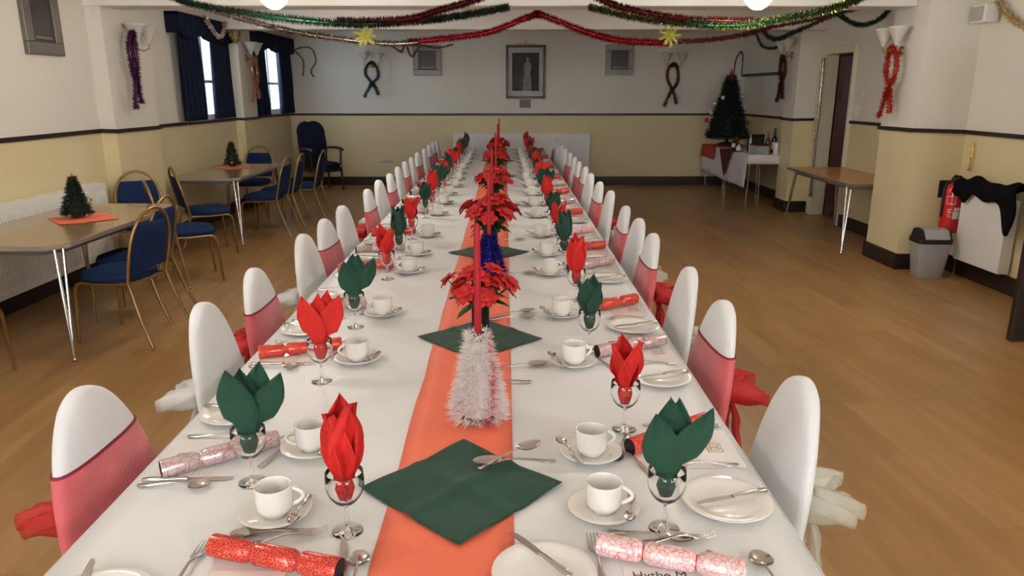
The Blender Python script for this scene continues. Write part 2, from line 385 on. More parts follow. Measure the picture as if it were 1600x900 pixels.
# passage behind the doorway
mb = MB(); mb.box(XR + .14, XR + 1.6, 8.6, 8.7, 0, ZC, 0); mb.box(XR + .14, XR + 1.6, 10.9, 11.0, 0, ZC, 0); mb.box(XR + 1.6, XR + 1.7, 8.6, 11.0, 0, ZC, 0)
struct(mb.build('wall_passage', ['cream_wall']))
d1 = thing('door_1'); d1['kind'] = 'structure'
mb = MB(); mb.box(XR - .03, XR + .16, 10.10, 10.24, 0, 2.20); mb.box(XR - .03, XR + .16, 9.22, 9.29, 0, 2.20); mb.box(XR - .03, XR + .16, 9.29, 10.10, 2.10, 2.20)
mb.build('door_frame', 'cream_gloss', d1, bevel=.008)
mb = MB(); T = Matrix.Translation((XR + .20, 10.08, 0)) @ Matrix.Rotation(R(-160), 4, 'Z')
mb.box(0, .045, 0, .78, .01, 2.08)
for z0, z1 in ((.15, .95), (1.1, 1.95)): mb.box(.045, .051, .12, .66, z0, z1)
mb.xf(T).build('door_leaf', 'dark_wood', d1, bevel=.006)
mb = MB(); mb.lathe([(.0, 0), (.022, .004), (.024, .03), (.01, .045), (.0, .05)], 16, T=T @ Matrix.Translation((.045, .70, 1.03)) @ Matrix.Rotation(R(90), 4, 'Y')).build('door_handle', 'brass', d1)
# beams
b1 = MB().box(XL, XR, 7.12, 7.46, 2.385, ZC); struct(b1.build('ceiling_beam_near', 'beam_paint', bevel=.012))
b2 = MB().box(XL, XR, 10.15, 10.45, 2.415, ZC); struct(b2.build('ceiling_beam_far', 'beam_paint', bevel=.012))

# ------------------------------------------------------------ long dining table
TX0, TX1, TY0, TY1, TZ = -.89, .61, .95, 12.25, .74
TC = (TX0 + TX1) / 2
def trestle():
    root = thing('folding_table')
    MB().box(-.73, .73, -.915, .915, .690, .732).build('table_top', 'laminate', root, bevel=.006)
    for sy in (-.75, .75):
        for sx in (-.38, .38):
            MB().tube([(sx, sy, .69), (sx * 1.0, sy * 1.02, .012)], .014, 10).lathe([(.0, 0), (.02, 0), (.02, .02), (.014, .03)], 12, c=(sx, sy * 1.02, 0)).build('leg', 'brown_tube', root)
    MB().box(-.37, .37, -.02, .02, .66, .688).build('cross_bar', 'brown_tube', root)
    return root
tp = trestle()
for i in range(6):
    place(tp, (TC, TY0 + .95 + i * 1.875, 0), 0, 'folding table hidden under the long white table covering, one of six end to end', 'table', 'folding tables under the long white cloth')
def cloth():
    mb = MB(); drop = .22
    nx, ny = 24, 150
    def fn(u, v):
        return (TX0 + (TX1 - TX0) * u, TY0 + (TY1 - TY0) * v, TZ)
    mb.grid(fn, nx, ny)
    def side(x, s):
        def g(u, v):
            y = TY0 + (TY1 - TY0) * u; z = TZ - drop * v
            return (x + s * (.004 + .010 * v * (1 + sin(y * 9 + sin(y * 3)))), y, z)
        return g
    mb.grid(side(TX0, -1), 220, 5); mb.grid(side(TX1, 1), 220, 5)
    for yy, s in ((TY0, -1), (TY1, 1)):
        mb.grid(lambda u, v: (TX0 + (TX1 - TX0) * u, yy + s * (.004 + .010 * v * (1 + sin(u * 14))), TZ - drop * v), 40, 5)
    o = mb.build('table_covering', 'cloth', solid=.003)
    return tag(o, 'long white paper covering over the central banquet table, hanging at the sides', 'tablecloth')
cloth()
rn = random.Random(3)
edge = [rn.uniform(-.003, .003) for _ in range(64)]
def rfn(u, v):
    k = v * 60; i = int(k); f_ = k - i; e = edge[i] * (1 - f_) + edge[i + 1] * f_
    y = TY0 + .0 + (TY1 - TY0 - .05) * v
    return (-.268 + e + (.284 - e) * u, y, TZ + .0035 + .0006 * sin(y * 11 + u * 3))
tag(MB().grid(rfn, 6, 240).build('table_runner', 'runner', solid=.0008), 'coral red paper runner laid along the middle of the long white table', 'table runner')

ZT = TZ + .0025   # cloth surface
ZRN = ZT + .0022
# square green napkins laid as diamonds down the middle
def flat_napkin(seed, s=.335):
    r = random.Random(seed); a, b, c_ = [r.uniform(.6, 1.2) for _ in range(3)]
    def fn(u, v):
        x = (u - .5) * s; y = (v - .5) * s
        cr = .006 * a * max(0, 1 - abs(x) / .03) + .006 * b * max(0, 1 - abs(y) / .03)
        lift = .011 * c_ * max(0, (abs(u - .5) + abs(v - .5)) - .62) ** 1.0
        wv = .0025 * (1 + sin(x * 28 + seed) * cos(y * 23))
        return (x, y, .001 + cr + lift + wv)
    return MB().grid(fn, 28, 28)
NAPC = [(-.105, 1.566), (-.10, 2.66), (-.10, 4.20), (-.12, 6.05), (-.11, 8.15), (-.11, 10.0)]
for i, (x, y) in enumerate(NAPC):
    o = flat_napkin(i + 1).build('paper_napkin', 'green_paper', solid=.0012)
    o.location = (x, y, ZRN); o.rotation_euler = (0, 0, R(45 + (2, -3, 4, 0, 3, -2)[i])); o.scale = (1, 1, 1 if i == 0 else .5)
    tag(o, ['green square paper napkin spread as a diamond under two serving spoons, nearest on the runner',
            'green paper napkin diamond under the nearest poinsettia pot', 'green paper napkin diamond behind the blue tinsel holder',
            'green paper napkin diamond under the third poinsettia pot', 'green paper napkin diamond under the fourth poinsettia pot',
            'green paper napkin diamond under the farthest poinsettia pot'][i], 'napkin', 'green napkins down the middle of the table')

# ------------------------------------------------------------ covered chairs
def chair_ring(z, hw, th, y, n=28):
    r = []
    for j in range(n):
        a = 2 * pi * j / n; c, s_ = cos(a), sin(a)
        r.append((hw * math.copysign(abs(c) ** .75, c), y + th * math.copysign(abs(s_) ** .8, s_), z))
    return r
def backprof(z):
    t = (z - .44) / .49
    y = -.165 - .075 * max(0, t)
    s_ = max(0, (z - .52) / .412)
    hw = .222 * max(0, 1 - s_ ** 1.95) ** .5 if s_ > 0 else .222 - .012 * (.52 - z) / .08
    th = .030 * min(1, max(.05, hw / .09)) ** .5
    return hw, th, y
def back_mesh(z0, z1, grow=0, top=True):
    mb = MB(); rings = []
    zs = [z0 + (z1 - z0) * (sin(pi / 2 * k / 26) if top else k / 26) for k in range(27)]
    for z in zs:
        hw, th, y = backprof(z)
        rings.append(chair_ring(z, max(hw, .004) + grow, th + grow, y))
    mb.loft(rings, 0, True); return mb
def bow_mesh(seed, big=1):
    r = random.Random(seed); mb = MB(); big *= .85
    for sx in (-1, 1):
        L_ = .125 * big * r.uniform(.9, 1.15); H = .05 * big * r.uniform(.9, 1.2)
        for k in range(2):
            tl = R(r.uniform(-25, 10)) * sx; off = .03 * k
            def fn(u, v, sx=sx, tl=tl, off=off, L_=L_ * (1 - .25 * k), H=H):
                a = 2 * pi * u; x = sx * L_ * (1 - cos(a)) / 2; z = H * sin(a) * (.35 + .65 * (1 - cos(a)) / 2)
                wd = (.02 + .05 * (1 - cos(a)) / 2) * (v - .5) * 2
                rip = .008 * sin(a * 5 + v * 6)
                X = x * cos(tl) - z * sin(tl); Z = x * sin(tl) + z * cos(tl)
                return (X, -.045 - off + wd * .9 - .05 * (1 - cos(a)) / 2, Z + rip + .02 * v)
            mb.grid(fn, 28, 6)
        def tail(u, v, sx=sx):
            return (sx * (.02 + .07 * u) + (v - .5) * (.03 + .08 * u) + .01 * sin(u * 14), -.05 - .03 * sin(u * 3) + .012 * sin(v * 9 + u * 4), -.24 * u)
        mb.grid(tail, 14, 6)
    mb.lathe([(.0, -.03), (.022, -.022), (.028, 0), (.022, .022), (.0, .03)], 12, c=(0, -.045, 0))
    return mb
def covered_chair(red, seed, bow='red_bow'):
    root = thing('covered_chair')
    back_mesh(.40, .932).build('backrest', 'cover', root)
    mb = MB(); rings = []
    for z, hx, hy in ((.40, .195, .195), (.44, .208, .205), (.462, .205, .202), (.472, .19, .188)):
        ring = []
        for j in range(32):
            a = 2 * pi * j / 32; c, s_ = cos(a), sin(a)
            ring.append((hx * math.copysign(abs(c) ** .5, c), .02 + hy * math.copysign(abs(s_) ** .5, s_), z))
        rings.append(ring)
    mb.loft(rings); mb.build('seat', 'cover', root)
    # skirt: four faces pulled down to the feet with arches between
    mb = MB()
    cs = [(-.205, -.19), (.205, -.19), (.205, .215), (-.205, .215)]
    for k in range(4):
        a, b = cs[k], cs[(k + 1) % 4]
        def fn(u, v):
            x = a[0] + (b[0] - a[0]) * u; y = a[1] + (b[1] - a[1]) * u
            zb = .02 + .27 * (sin(pi * u) ** .45); sp = 1 + .10 * v
            inw = 1 - .10 * sin(pi * u) * v
            return ((x) * sp * inw, (y - .01) * sp * inw + .01, .43 * (1 - v) + zb * v)
        mb.grid(fn, 16, 6)
    mb.build('skirt', 'cover', root, solid=.003)
    for a in cs:
        MB().tube([(a[0] * .93, a[1] * .93, .40), (a[0] * 1.04, a[1] * 1.04, 0)], .011, 8).build('leg', 'brown_tube', root)
    if red:
        back_mesh(.485, .778, .004, False).build('sash', 'sash', root)
        back_mesh(.776, .7815, .0055, False).build('sash_hem', 'sash_edge', root)
    b = bow_mesh(seed); o = b.build('sash_bow', 'red_bow' if red else bow, root, solid=.001); o.location = (0, -.215, .60)
    return root
CRED = covered_chair(True, 1); CW1 = covered_chair(False, 2, 'white_bow'); CW2 = covered_chair(False, 3, 'cream_bow')
CL = [1.72, 2.50, 3.02, 3.77, 4.24, 4.76, 5.60, 6.18, 6.70, 7.30, 7.88, 8.40, 9.0, 9.65, 10.3, 10.95, 11.6]
CR = [1.79, 2.50, 3.03, 3.79, 4.25, 4.75, 5.50, 6.05, 6.68, 7.28, 7.88, 8.40, 9.0, 9.65, 10.3, 10.95, 11.6]
LRED = [1, 0, 1, 0, 1, 0, 1, 0, 1, 0, 1, 0, 1, 0, 1, 1, 0]
RRED = [0, 1, 0, 1, 0, 1, 0, 1, 0, 1, 1, 0, 1, 0, 0, 0, 1]
nl = {0: 0, 1: 0}; nr = {0: 0, 1: 0}
for i, y in enumerate(CL):
    red = LRED[i]; rz = R(-90 + random.uniform(-4, 4)); k = nl[red]; nl[red] += 1
    place(CRED if red else CW1, (TX0 + .075 + random.uniform(-.01, .012), y, 0), rz,
          ('white covered chair with coral sash and red bow, left row, %s' if red else 'plain white covered chair with pale bow, left row, %s of its kind') % ((ORD[k] + (' of its kind' if red else ''))),
          'chair', 'covered chairs along the left side of the long table')
for i, y in enumerate(CR):
    red = RRED[i]; rz = R(90 + random.uniform(-4, 4)); k = nr[red]; nr[red] += 1
    place(CRED if red else CW2, (TX1 - .075 + random.uniform(-.012, .01), y, 0), rz,
          ('white covered chair with coral sash and red bow, right row, %s' if red else 'plain white covered chair with cream bow, right row, %s of its kind') % ((ORD[k] + (' of its kind' if red else ''))),
          'chair', 'covered chairs along the right side of the long table')

# ------------------------------------------------------------ tableware prototypes
def cup():
    root = thing('tea_cup')
    MB().lathe([(.0, .0025), (.024, .0), (.027, .001), (.028, .006), (.036, .012), (.0395, .022), (.0405, .045), (.0405, .068), (.0405, .0705), (.0385, .0705), (.0375, .066), (.0372, .03), (.033, .014), (.02, .009), (.0, .008)], 36).build('cup_body', 'porcelain', root)
    pts = [(.038 + .024 * sin(pi * k / 12) ** .8, 0, .060 - .040 * k / 12) for k in range(13)]
    MB().tube(pts, [.0048] * 13, 10).build('handle', 'porcelain', root)
    return root
def saucer():
    return MB().lathe([(.0, .0025), (.03, .002), (.032, .0), (.036, .0), (.04, .004), (.062, .010), (.076, .0155), (.0785, .0165), (.079, .018), (.076, .0185), (.058, .0125), (.040, .0075), (.031, .0055), (.0, .0055)], 48).build('saucer', 'porcelain')
def plate():
    return MB().lathe([(.0, .002), (.055, .002), (.058, .0), (.062, .0), (.066, .004), (.085, .010), (.099, .0135), (.1015, .015), (.100, .0165), (.084, .0128), (.068, .0075), (.060, .0052), (.0, .0048)], 56).build('side_plate', 'porcelain')
def handle_poly(L_, w0, w1, n=8):
    return None
def strip(mb, prof, thick=.002):
    """flat bar along +y; prof = [(y, halfwidth, z)]"""
    rings = []
    for y, hw, z in prof:
        rings.append([(-hw, y, z), (-hw * .6, y, z + thick), (hw * .6, y, z + thick), (hw, y, z), (hw * .6, y, z - thick * .4), (-hw * .6, y, z - thick * .4)])
    mb.loft(rings, 0, True, True, True)
def spoon(L_, bl, bw, name):
    mb = MB()
    strip(mb, [(-L_ / 2, .003, .003), (-L_ / 2 + .006, .0095, .003), (-L_ / 2 + .03, .0085, .004), (-L_ / 2 + .06, .005, .008), (L_ / 2 - bl - .03, .0028, .011), (L_ / 2 - bl, .003, .009), (L_ / 2 - bl + .006, .005, .008)])
    cy = L_ / 2 - bl / 2
    def shp(off):
        def fn(u, v):
            a = 2 * pi * v; r = u; yy = r * cos(a); xx = r * sin(a)
            wmod = 1 - .16 * yy
            return (xx * bw / 2 * wmod, cy + yy * bl / 2, .0015 + .0085 * (r * r) + off)
        return fn
    mb.grid(shp(0), 7, 28); mb.grid(shp(.0012), 7, 28)
    return mb.build(name, 'steel')
def fork(L_, hd, hw, name):
    mb = MB()
    strip(mb, [(-L_ / 2, .003, .003), (-L_ / 2 + .006, .0095, .003), (-L_ / 2 + .03, .0085, .004), (-L_ / 2 + .06, .005, .008), (L_ / 2 - hd - .02, .003, .012), (L_ / 2 - hd, .005, .009), (L_ / 2 - hd + .012, hw * .9, .005), (L_ / 2 - hd * .62, hw, .003)])
    for k in range(4):
        x = -hw + hw * .22 + k * (hw * 1.56) / 3
        rings = []
        for t in range(6):
            y = L_ / 2 - hd * .64 + hd * .64 * t / 5; z = .003 + .006 * (t / 5) ** 2; w_ = .0021 * (1 - .45 * t / 5)
            rings.append([(x - w_, y, z), (x, y, z + .0014), (x + w_, y, z), (x, y, z - .0006)])
        mb.loft(rings, 0)
    return mb.build(name, 'steel')
def knife(L_, name):
    mb = MB()
    strip(mb, [(-L_ / 2, .004, .004), (-L_ / 2 + .006, .0095, .004), (-L_ / 2 + .03, .009, .005), (-.01, .0055, .005), (0, .006, .004)], .003)
    poly = [(-.006, -.002), (.006, -.002), (.0085, .02), (.0095, L_ * .30), (.008, L_ * .42), (.003, L_ * .49), (-.004, L_ / 2), (-.0055, L_ * .4), (-.0055, .01)]
    mb.prism(poly, .0025, .0040)
    return mb.build(name, 'steel')
def wineglass():
    root = thing('wine_glass')
    MB().lathe([(.0, .0), (.030, .0), (.0325, .001), (.031, .0025), (.012, .0055), (.0048, .011), (.0038, .02), (.0048, .034), (.0036, .045), (.0042, .058), (.010, .064), (.024, .074), (.034, .088), (.0395, .104), (.0405, .122), (.0390, .141), (.0382, .1415), (.0380, .140), (.0393, .121), (.0382, .104), (.0325, .089), (.022, .0765), (.009, .0675), (.0, .066)], 36).build('glass_body', 'glass', root)
    return root
def petals(seed, style):
    r = random.Random(seed); mb = MB()
    n = {'fan': 4, 'tulip': 5, 'wide': 4}[style]
    for k in range(n):
        if style == 'fan': phi = [-.95, -.1, 2.1, .75][k] * .6 + r.uniform(-.15, .15); lean = .18; top = .142 + r.uniform(-.012, .018); wd = .042
        elif style == 'wide': phi = 2 * pi * k / n + r.uniform(-.3, .3); lean = .30; top = .120 + r.uniform(-.02, .02); wd = .056
        else: phi = 2 * pi * k / n + r.uniform(-.3, .3); lean = .14; top = .160 + r.uniform(-.035, .02); wd = .044
        ph2 = r.uniform(0, 6)
        def fn(u, v):
            h = u * (top + .065)
            out = .007 + h * (.12 if h < .065 else 0)
            if h >= .065: out = .0148 + (h - .065) * lean
            s_ = u
            hw = (.012 + .30 * h) if s_ < .55 else (.012 + .30 * .55 * (top + .065)) * (1 - ((s_ - .55) / .45) ** 1.6)
            hw = min(hw, wd)
            if h < .07: hw = min(hw, .022)
            q = (v - .5) * 2
            x = hw * q; y = out - .010 * abs(q) + .006 * sin(q * 5 + ph2 + u * 5) * u
            X = x * cos(phi) - y * sin(phi); Y = x * sin(phi) + y * cos(phi)
            if style == 'fan': Y = y * .4 * (1 if k % 2 else -1) + .004 * k; X = x + phi * max(0, h - .05) * .42
            lim = .0305 if h < .085 else 9
            d_ = math.hypot(X, Y)
            if d_ > lim: X *= lim / d_; Y *= lim / d_
            return (X, Y, .074 + h)
        mb.grid(fn, 16, 8)
    return mb
NAP = {}
for c in ('green', 'red'):
    for s_, st in enumerate(('fan', 'tulip', 'wide')):
        for q in range(2):
            NAP[(c, st, q)] = petals(10 * s_ + (c == 'red') * 3 + q * 37, st).build('folded_napkin', c + '_paper', solid=.0011)
def cracker(col):
    root = thing('christmas_cracker')
    prof = [(-.142, .0225), (-.138, .0232), (-.066, .0228), (-.058, .020), (-.051, .0125), (-.045, .0195), (-.038, .0225), (.038, .0225), (.045, .0195), (.051, .0125), (.058, .020), (.066, .0228), (.138, .0232), (.142, .0225)]
    T = Matrix.Rotation(R(90), 4, 'Y')
    MB().lathe([(r, z) for z, r in prof], 24, T=T).build('wrapper', col, root)
    MB().lathe([(.0, .110), (.021, .112), (.0222, .141)], 20, T=T).build('tube_end', 'darkhole', root)
    MB().lathe([(.0222, -.141), (.021, -.112), (.0, -.110)], 20, T=T).build('tube_end', 'darkhole', root)
    for s_ in (-1, 1):
        MB().lathe([(.0132, .048), (.0142, .0505), (.0142, .0515), (.0132, .054)], 16, T=T if s_ > 0 else Matrix.Rotation(R(-90), 4, 'Y')).build('ribbon', {'foil_red': 'foil_red', 'foil_silver': 'tin_silver', 'foil_pink': 'red_paper'}[col], root)
    return root
def menu(kind):
    root = thing('menu_card')
    MB().box(-.074, .074, -.105, .105, 0, .0008).box(-.074, .074, -.103, .104, .0008, .0014).build('card', 'paper_card', root)
    mb = MB()
    # printed lines and the framed emblem
    if kind == 'side':
        mb.box(-.066, -.0652, -.09, .09, .0014, .0016); mb.box(-.052, -.0512, -.09, .09, .0014, .0016); mb.box(-.038, -.0372, -.09, .09, .0014, .0016)
        mb.build('ruled_lines', 'ink_grey', root)
        e = MB(); x0, x1, y0, y1 = .000, .040, -.026, .026; t = .0022
        for a in ((x0, x1, y0, y0 + t), (x0, x1, y1 - t, y1), (x0, x0 + t, y0, y1), (x1 - t, x1, y0, y1)): e.box(*a, .0014, .0017)
        e.box(.010, .0122, -.016, .016, .0014, .0017); e.box(.030, .0322, -.016, .016, .0014, .0017); e.box(.011, .031, -.0012, .0012, .0014, .0017)
        e.box(.013, .031, -.012, -.0105, .0014, .0017, rz=R(35)); e.box(.013, .031, .0105, .012, .0014, .0017, rz=R(-35))
        e.build('emblem', 'ink_gold_dark', root)
        MB().box(x0, x1, y0, y1, .00141, .0015).build('emblem_panel', 'emblem_bg', root)
    else:
        for k in range(7): mb.box(-.05 + .01 * (k % 2), .05 - .012 * (k % 3), -.075 + .016 * k, -.0738 + .016 * k, .0014, .0016)
        mb.build('printed_lines', 'ink_grey', root)
        cu = bpy.data.curves.new('title', 'FONT'); cu.body = 'Hythe M'; cu.size = .030; cu.align_x = 'CENTER'; cu.extrude = .0001
        tmp = bpy.data.objects.new('title', cu); COL.objects.link(tmp)
        dg = bpy.context.evaluated_depsgraph_get(); me = bpy.data.meshes.new_from_object(tmp.evaluated_get(dg))
        bpy.data.objects.remove(tmp); me.materials.clear(); me.materials.append(M['ink'])
        o = bpy.data.objects.new('title_lettering', me); COL.objects.link(o); o.parent = root; o.location = (-.005, .066, .0016)
    return root
CUP, SAU, PLA, WG = cup(), saucer(), plate(), wineglass()
TSP = spoon(.135, .040, .026, 'teaspoon'); SSP = spoon(.175, .052, .046, 'soup_spoon'); DSP = spoon(.178, .056, .036, 'dessert_spoon'); SRV = spoon(.205, .072, .046, 'serving_spoon')
FRK = fork(.19, .065, .0140, 'dinner_fork'); DFK = fork(.165, .055, .011, 'dessert_fork'); KNF = knife(.215, 'dinner_knife'); SKN = knife(.185, 'side_knife')
CRK = {c: cracker(c) for c in ('foil_red', 'foil_silver', 'foil_pink')}
MEN_S, MEN_T = menu('side'), menu('title')
CN = {'foil_red': 'red and gold', 'foil_silver': 'silver', 'foil_pink': 'pink and white'}

def fit_glass(x, y, col, st, q, rz, lab, hz=ZT):
    place(WG, (x, y, hz), random.uniform(0, 6), 'wine glass holding a %s napkin, %s' % (col, lab), 'wine glass', 'wine glasses on the long table')
    place(NAP[(col, st, q)], (x, y, hz), rz, '%s paper napkin standing in a glass, %s' % (col, lab), 'napkin', 'folded napkins standing in glasses')
def tea(x, y, lab, ang, spoon_at=None):
    place(SAU, (x, y, ZT), 0, 'white saucer, %s' % lab, 'saucer', 'saucers on the long table')
    place(CUP, (x, y, ZT + .0056), ang, 'white tea cup on its saucer, %s' % lab, 'cup', 'tea cups on the long table')
    a = spoon_at if spoon_at is not None else ang + R(30)
    sx, sy = x + .0595 * cos(a), y + .0595 * sin(a)
    place(TSP, (sx, sy, ZT + .0185), (R(2), R(0), a + R(8) + pi), 'small steel teaspoon on the saucer, %s' % lab, 'teaspoon', 'teaspoons on the saucers')

def setting(side, i, y0, cupd, glass, gst, full=True):
    """side -1 left row, +1 right row; positions in inward distance u and along the table"""
    nm = ('left row, %s setting' if side < 0 else 'right row, %s setting') % ORD[i]
    U = lambda u: (TX0 + u) if side < 0 else (TX1 - u)
    V = lambda v: y0 - v if side < 0 else y0 + v
    inw = R(-90) if side < 0 else R(90)        # turns +y to point inward
    j = lambda s_=.01: random.uniform(-s_, s_)
    tea(U(.385 + j()), cupd, nm, R(180 + 20) if side < 0 else R(20) + j(.6), R(-20) if side < 0 else R(-165))
    gx, gy, gc = glass
    fit_glass(gx, gy, gc, gst[0], gst[1], gst[2] if len(gst) > 2 else random.uniform(-.5, .5), nm)
    py = V((-.295 if i == 0 and side > 0 else -.255) + j())
    place(PLA, (U(.112), py, ZT), 0, 'white side plate with knife, %s' % nm, 'plate', 'side plates on the long table')
    place(SKN, (U(.10), py + .0, ZT + .0155), (0, 0, inw + R(18) * side), 'steel knife resting on the side plate, %s' % nm, 'knife', 'knives on the side plates')
    place(MEN_S, (U(.088), V(-.025 if i == 0 and side > 0 else .0), ZT + .0005), (0, 0, R(0) if side > 0 else R(180)), 'white menu card with gold framed emblem, %s' % nm, 'menu', 'menu cards')
    return U, V, inw, nm, j
LG = [(-.606, 1.60, 'green'), (-.593, 2.237, 'red'), (-.595, 2.805, 'green'), (-.588, 3.578, 'red'), (-.592, 4.05, 'green'), (-.59, 4.60, 'red'), (-.59, 5.42, 'green'), (-.59, 6.0, 'red')]
LGS = [('fan', 0, .1), ('fan', 0, -.2), ('fan', 1, .2), ('wide', 0, .5), ('tulip', 1, .2), ('wide', 1, 1), ('wide', 0, 0), ('tulip', 0, 1)]
RG = [(.325, 1.88, 'red'), (.300, 2.549, 'green'), (.312, 3.187, 'red'), (.313, 3.90, 'green'), (.315, 4.42, 'red'), (.315, 4.90, 'green'), (.315, 5.66, 'red'), (.315, 6.2, 'green')]
RGS = [('wide', 1, .3), ('wide', 0, -.6), ('tulip', 0, .4), ('tulip', 1, .2), ('wide', 1, .8), ('wide', 0, .2), ('tulip', 1, 1), ('fan', 0, 0)]
LC = [1.762, 2.423, 2.969, 3.711, 4.14, 4.70, 5.55]
RC = [1.728, 2.386, 2.945, 3.664, 4.118, 4.692, 5.44]
for side in (-1, 1):
    Y = CL if side < 0 else CR
    for i, y in enumerate(Y):
        c = (LC if side < 0 else RC); g = LG if side < 0 else RG; gs = LGS if side < 0 else RGS
        cy = c[i] if i < len(c) else y - .05 * 1
        if i < len(g): gg = g[i]; st = gs[i]
        else:
            col = ('green', 'red')[(i + (side > 0)) % 2]
            gg = (-.592 if side < 0 else .315, y + (.13 if side > 0 else -.14), col); st = (('wide', 'tulip', 'fan')[i % 3], i % 2)
        U, V, inw, nm, j = setting(side, i, y, cy, gg, st)
        ck = (('foil_silver', 'foil_red') if side < 0 else ('foil_red', 'foil_silver'))[i % 2]
        if side > 0 and i in (5, 9): ck = 'foil_pink'
        place(CRK[ck], (U(.163 if i else .175), V(.015 + j()), ZT + .0015 + .0236), (0, R(-1.0), (R(32) if i == 0 else R(24)) * (1 if side < 0 else 1) + j(.15)),
              '%s Christmas cracker lying across the menu card, %s' % (CN[ck], nm), 'cracker', 'crackers on the side settings')
        place(KNF, (U(.125), V(.108), ZT), (0, 0, inw + j(.05)), 'steel dinner knife beside the menu card, %s' % nm, 'knife', 'dinner knives on the side settings')
        place(SSP, (U(.105), V(.140), ZT), (0, 0, inw + R(4) * side + j(.05)), 'steel soup spoon outside the knife, %s' % nm, 'spoon', 'soup spoons on the side settings')
        place(FRK, (U(.125), V(-.118), ZT), (0, 0, inw + j(.05)), 'steel dinner fork between plate and menu card, %s' % nm, 'fork', 'dinner forks on the side settings')
        place(DFK, (U(.290), V(-.09), ZT), (0, 0, (R(180) if side < 0 else 0) + pi * (side < 0) + R(30) * side + j(.1)), 'small steel dessert fork above the menu card, %s' % nm, 'fork', 'dessert forks on the side settings')
        place(DSP, (U(.310), V(-.03), ZT), (0, 0, (0 if side < 0 else pi) + R(-24) + j(.1)), 'steel dessert spoon above the menu card, %s' % nm, 'spoon', 'dessert spoons on the side settings')

# the two settings at the near end of the table
nA, nB = 'left setting at the near table end', 'right setting at the near table end'
tea(-.508, 1.455, nA, R(10), R(-10)); tea(.215, 1.465, nB, R(-10), R(-20))
fit_glass(-.337, 1.393, 'red', 'tulip', 0, R(20), nA); fit_glass(.336, 1.397, 'green', 'fan', 1, R(0), nB)
place(PLA, (.072, 1.235, ZT), 0, 'white side plate with knife, %s' % nB, 'plate', 'side plates on the long table')
place(PLA, (-.745, 1.155, ZT), 0, 'white side plate cut by the bottom edge, %s' % nA, 'plate', 'side plates on the long table')
place(SKN, (.065, 1.285, ZT + .0155), (0, 0, R(38)), 'steel knife resting on the side plate, %s' % nB, 'knife', 'knives on the side plates')
place(SKN, (-.79, 1.185, ZT + .0155), (0, 0, R(12)), 'steel knife resting on the side plate, %s' % nA, 'knife', 'knives on the side plates')
place(FRK, (-.622, 1.258, ZT), (0, 0, R(-2)), 'steel dinner fork pointing away, %s' % nA, 'fork', 'forks at the near end')
place(FRK, (.182, 1.275, ZT), (0, 0, R(2)), 'steel dinner fork pointing away, %s' % nB, 'fork', 'forks at the near end')
place(MEN_T, (-.50, 1.155, ZT + .0005), 0, 'white menu card reading Hythe M under the red and gold cracker at the near end', 'menu', 'menu cards')
place(MEN_T, (.30, 1.162, ZT + .0005), 0, 'white menu card reading Hythe M under the pale cracker at the near end', 'menu', 'menu cards')
place(CRK['foil_red'], (-.452, 1.268, ZT + .0252), (0, R(0), R(-17)), 'red and gold Christmas cracker, %s' % nA, 'cracker', 'crackers at the near end')
place(CRK['foil_pink'], (.318, 1.262, ZT + .0252), (0, R(0), R(-19)), 'pink and white Christmas cracker, %s' % nB, 'cracker', 'crackers at the near end')
place(KNF, (.445, 1.215, ZT), (0, 0, R(20)), 'steel dinner knife right of the pale cracker, %s' % nB, 'knife', 'knives at the near end')
place(SSP, (.507, 1.218, ZT), (0, 0, R(4)), 'steel soup spoon with round bowl, %s' % nB, 'spoon', 'soup spoons at the near end')
place(SSP, (-.290, 1.225, ZT), (0, 0, R(3)), 'steel soup spoon with round bowl, %s' % nA, 'spoon', 'soup spoons at the near end')
place(KNF, (-.318, 1.255, ZT), (0, 0, R(12)), 'steel dinner knife beside the soup spoon, %s' % nA, 'knife', 'knives at the near end')
place(DSP, (-.49, 1.383, ZT), (0, 0, R(97)), 'steel dessert spoon across the top, %s' % nA, 'spoon', 'dessert spoons at the near end')
place(DFK, (-.455, 1.362, ZT + .004), (0, 0, R(-70)), 'small steel dessert fork across the top, %s' % nA, 'fork', 'dessert forks at the near end')
place(DSP, (.30, 1.365, ZT), (0, 0, R(-102)), 'steel dessert spoon across the top, %s' % nB, 'spoon', 'dessert spoons at the near end')
place(DFK, (.352, 1.348, ZT + .004), (0, 0, R(-80)), 'small steel dessert fork across the top, %s' % nB, 'fork', 'dessert forks at the near end')
# serving spoons
SP = [(.008, 1.690, -50, .016, 'long serving spoon on the nearest green napkin, pointing right and away'), (.020, 1.655, -268, .016, 'serving spoon on the nearest green napkin, bowl at its left end'),
      (.045, 2.352, -75, 0, 'serving spoon by the runner, right of the white tinsel holder'), (-.02, 2.21, 95, 0, 'serving spoon half hidden behind the white tinsel holder'),
      (.02, 2.90, -80, 0, 'serving spoon right of the nearest poinsettia'), (.03, 2.97, -62, 0, 'serving spoon beyond the nearest poinsettia, angled away'),
      (.055, 3.66, -78, 0, 'serving spoon right of the blue tinsel holder'), (.02, 4.55, -80, 0, 'serving spoon beyond the second poinsettia')]
for x, y, a, dz, lb in SP: place(SRV, (x, y, ZRN + dz * 1), (0, 0, R(a)), lb, 'serving spoon', 'serving spoons along the runner')

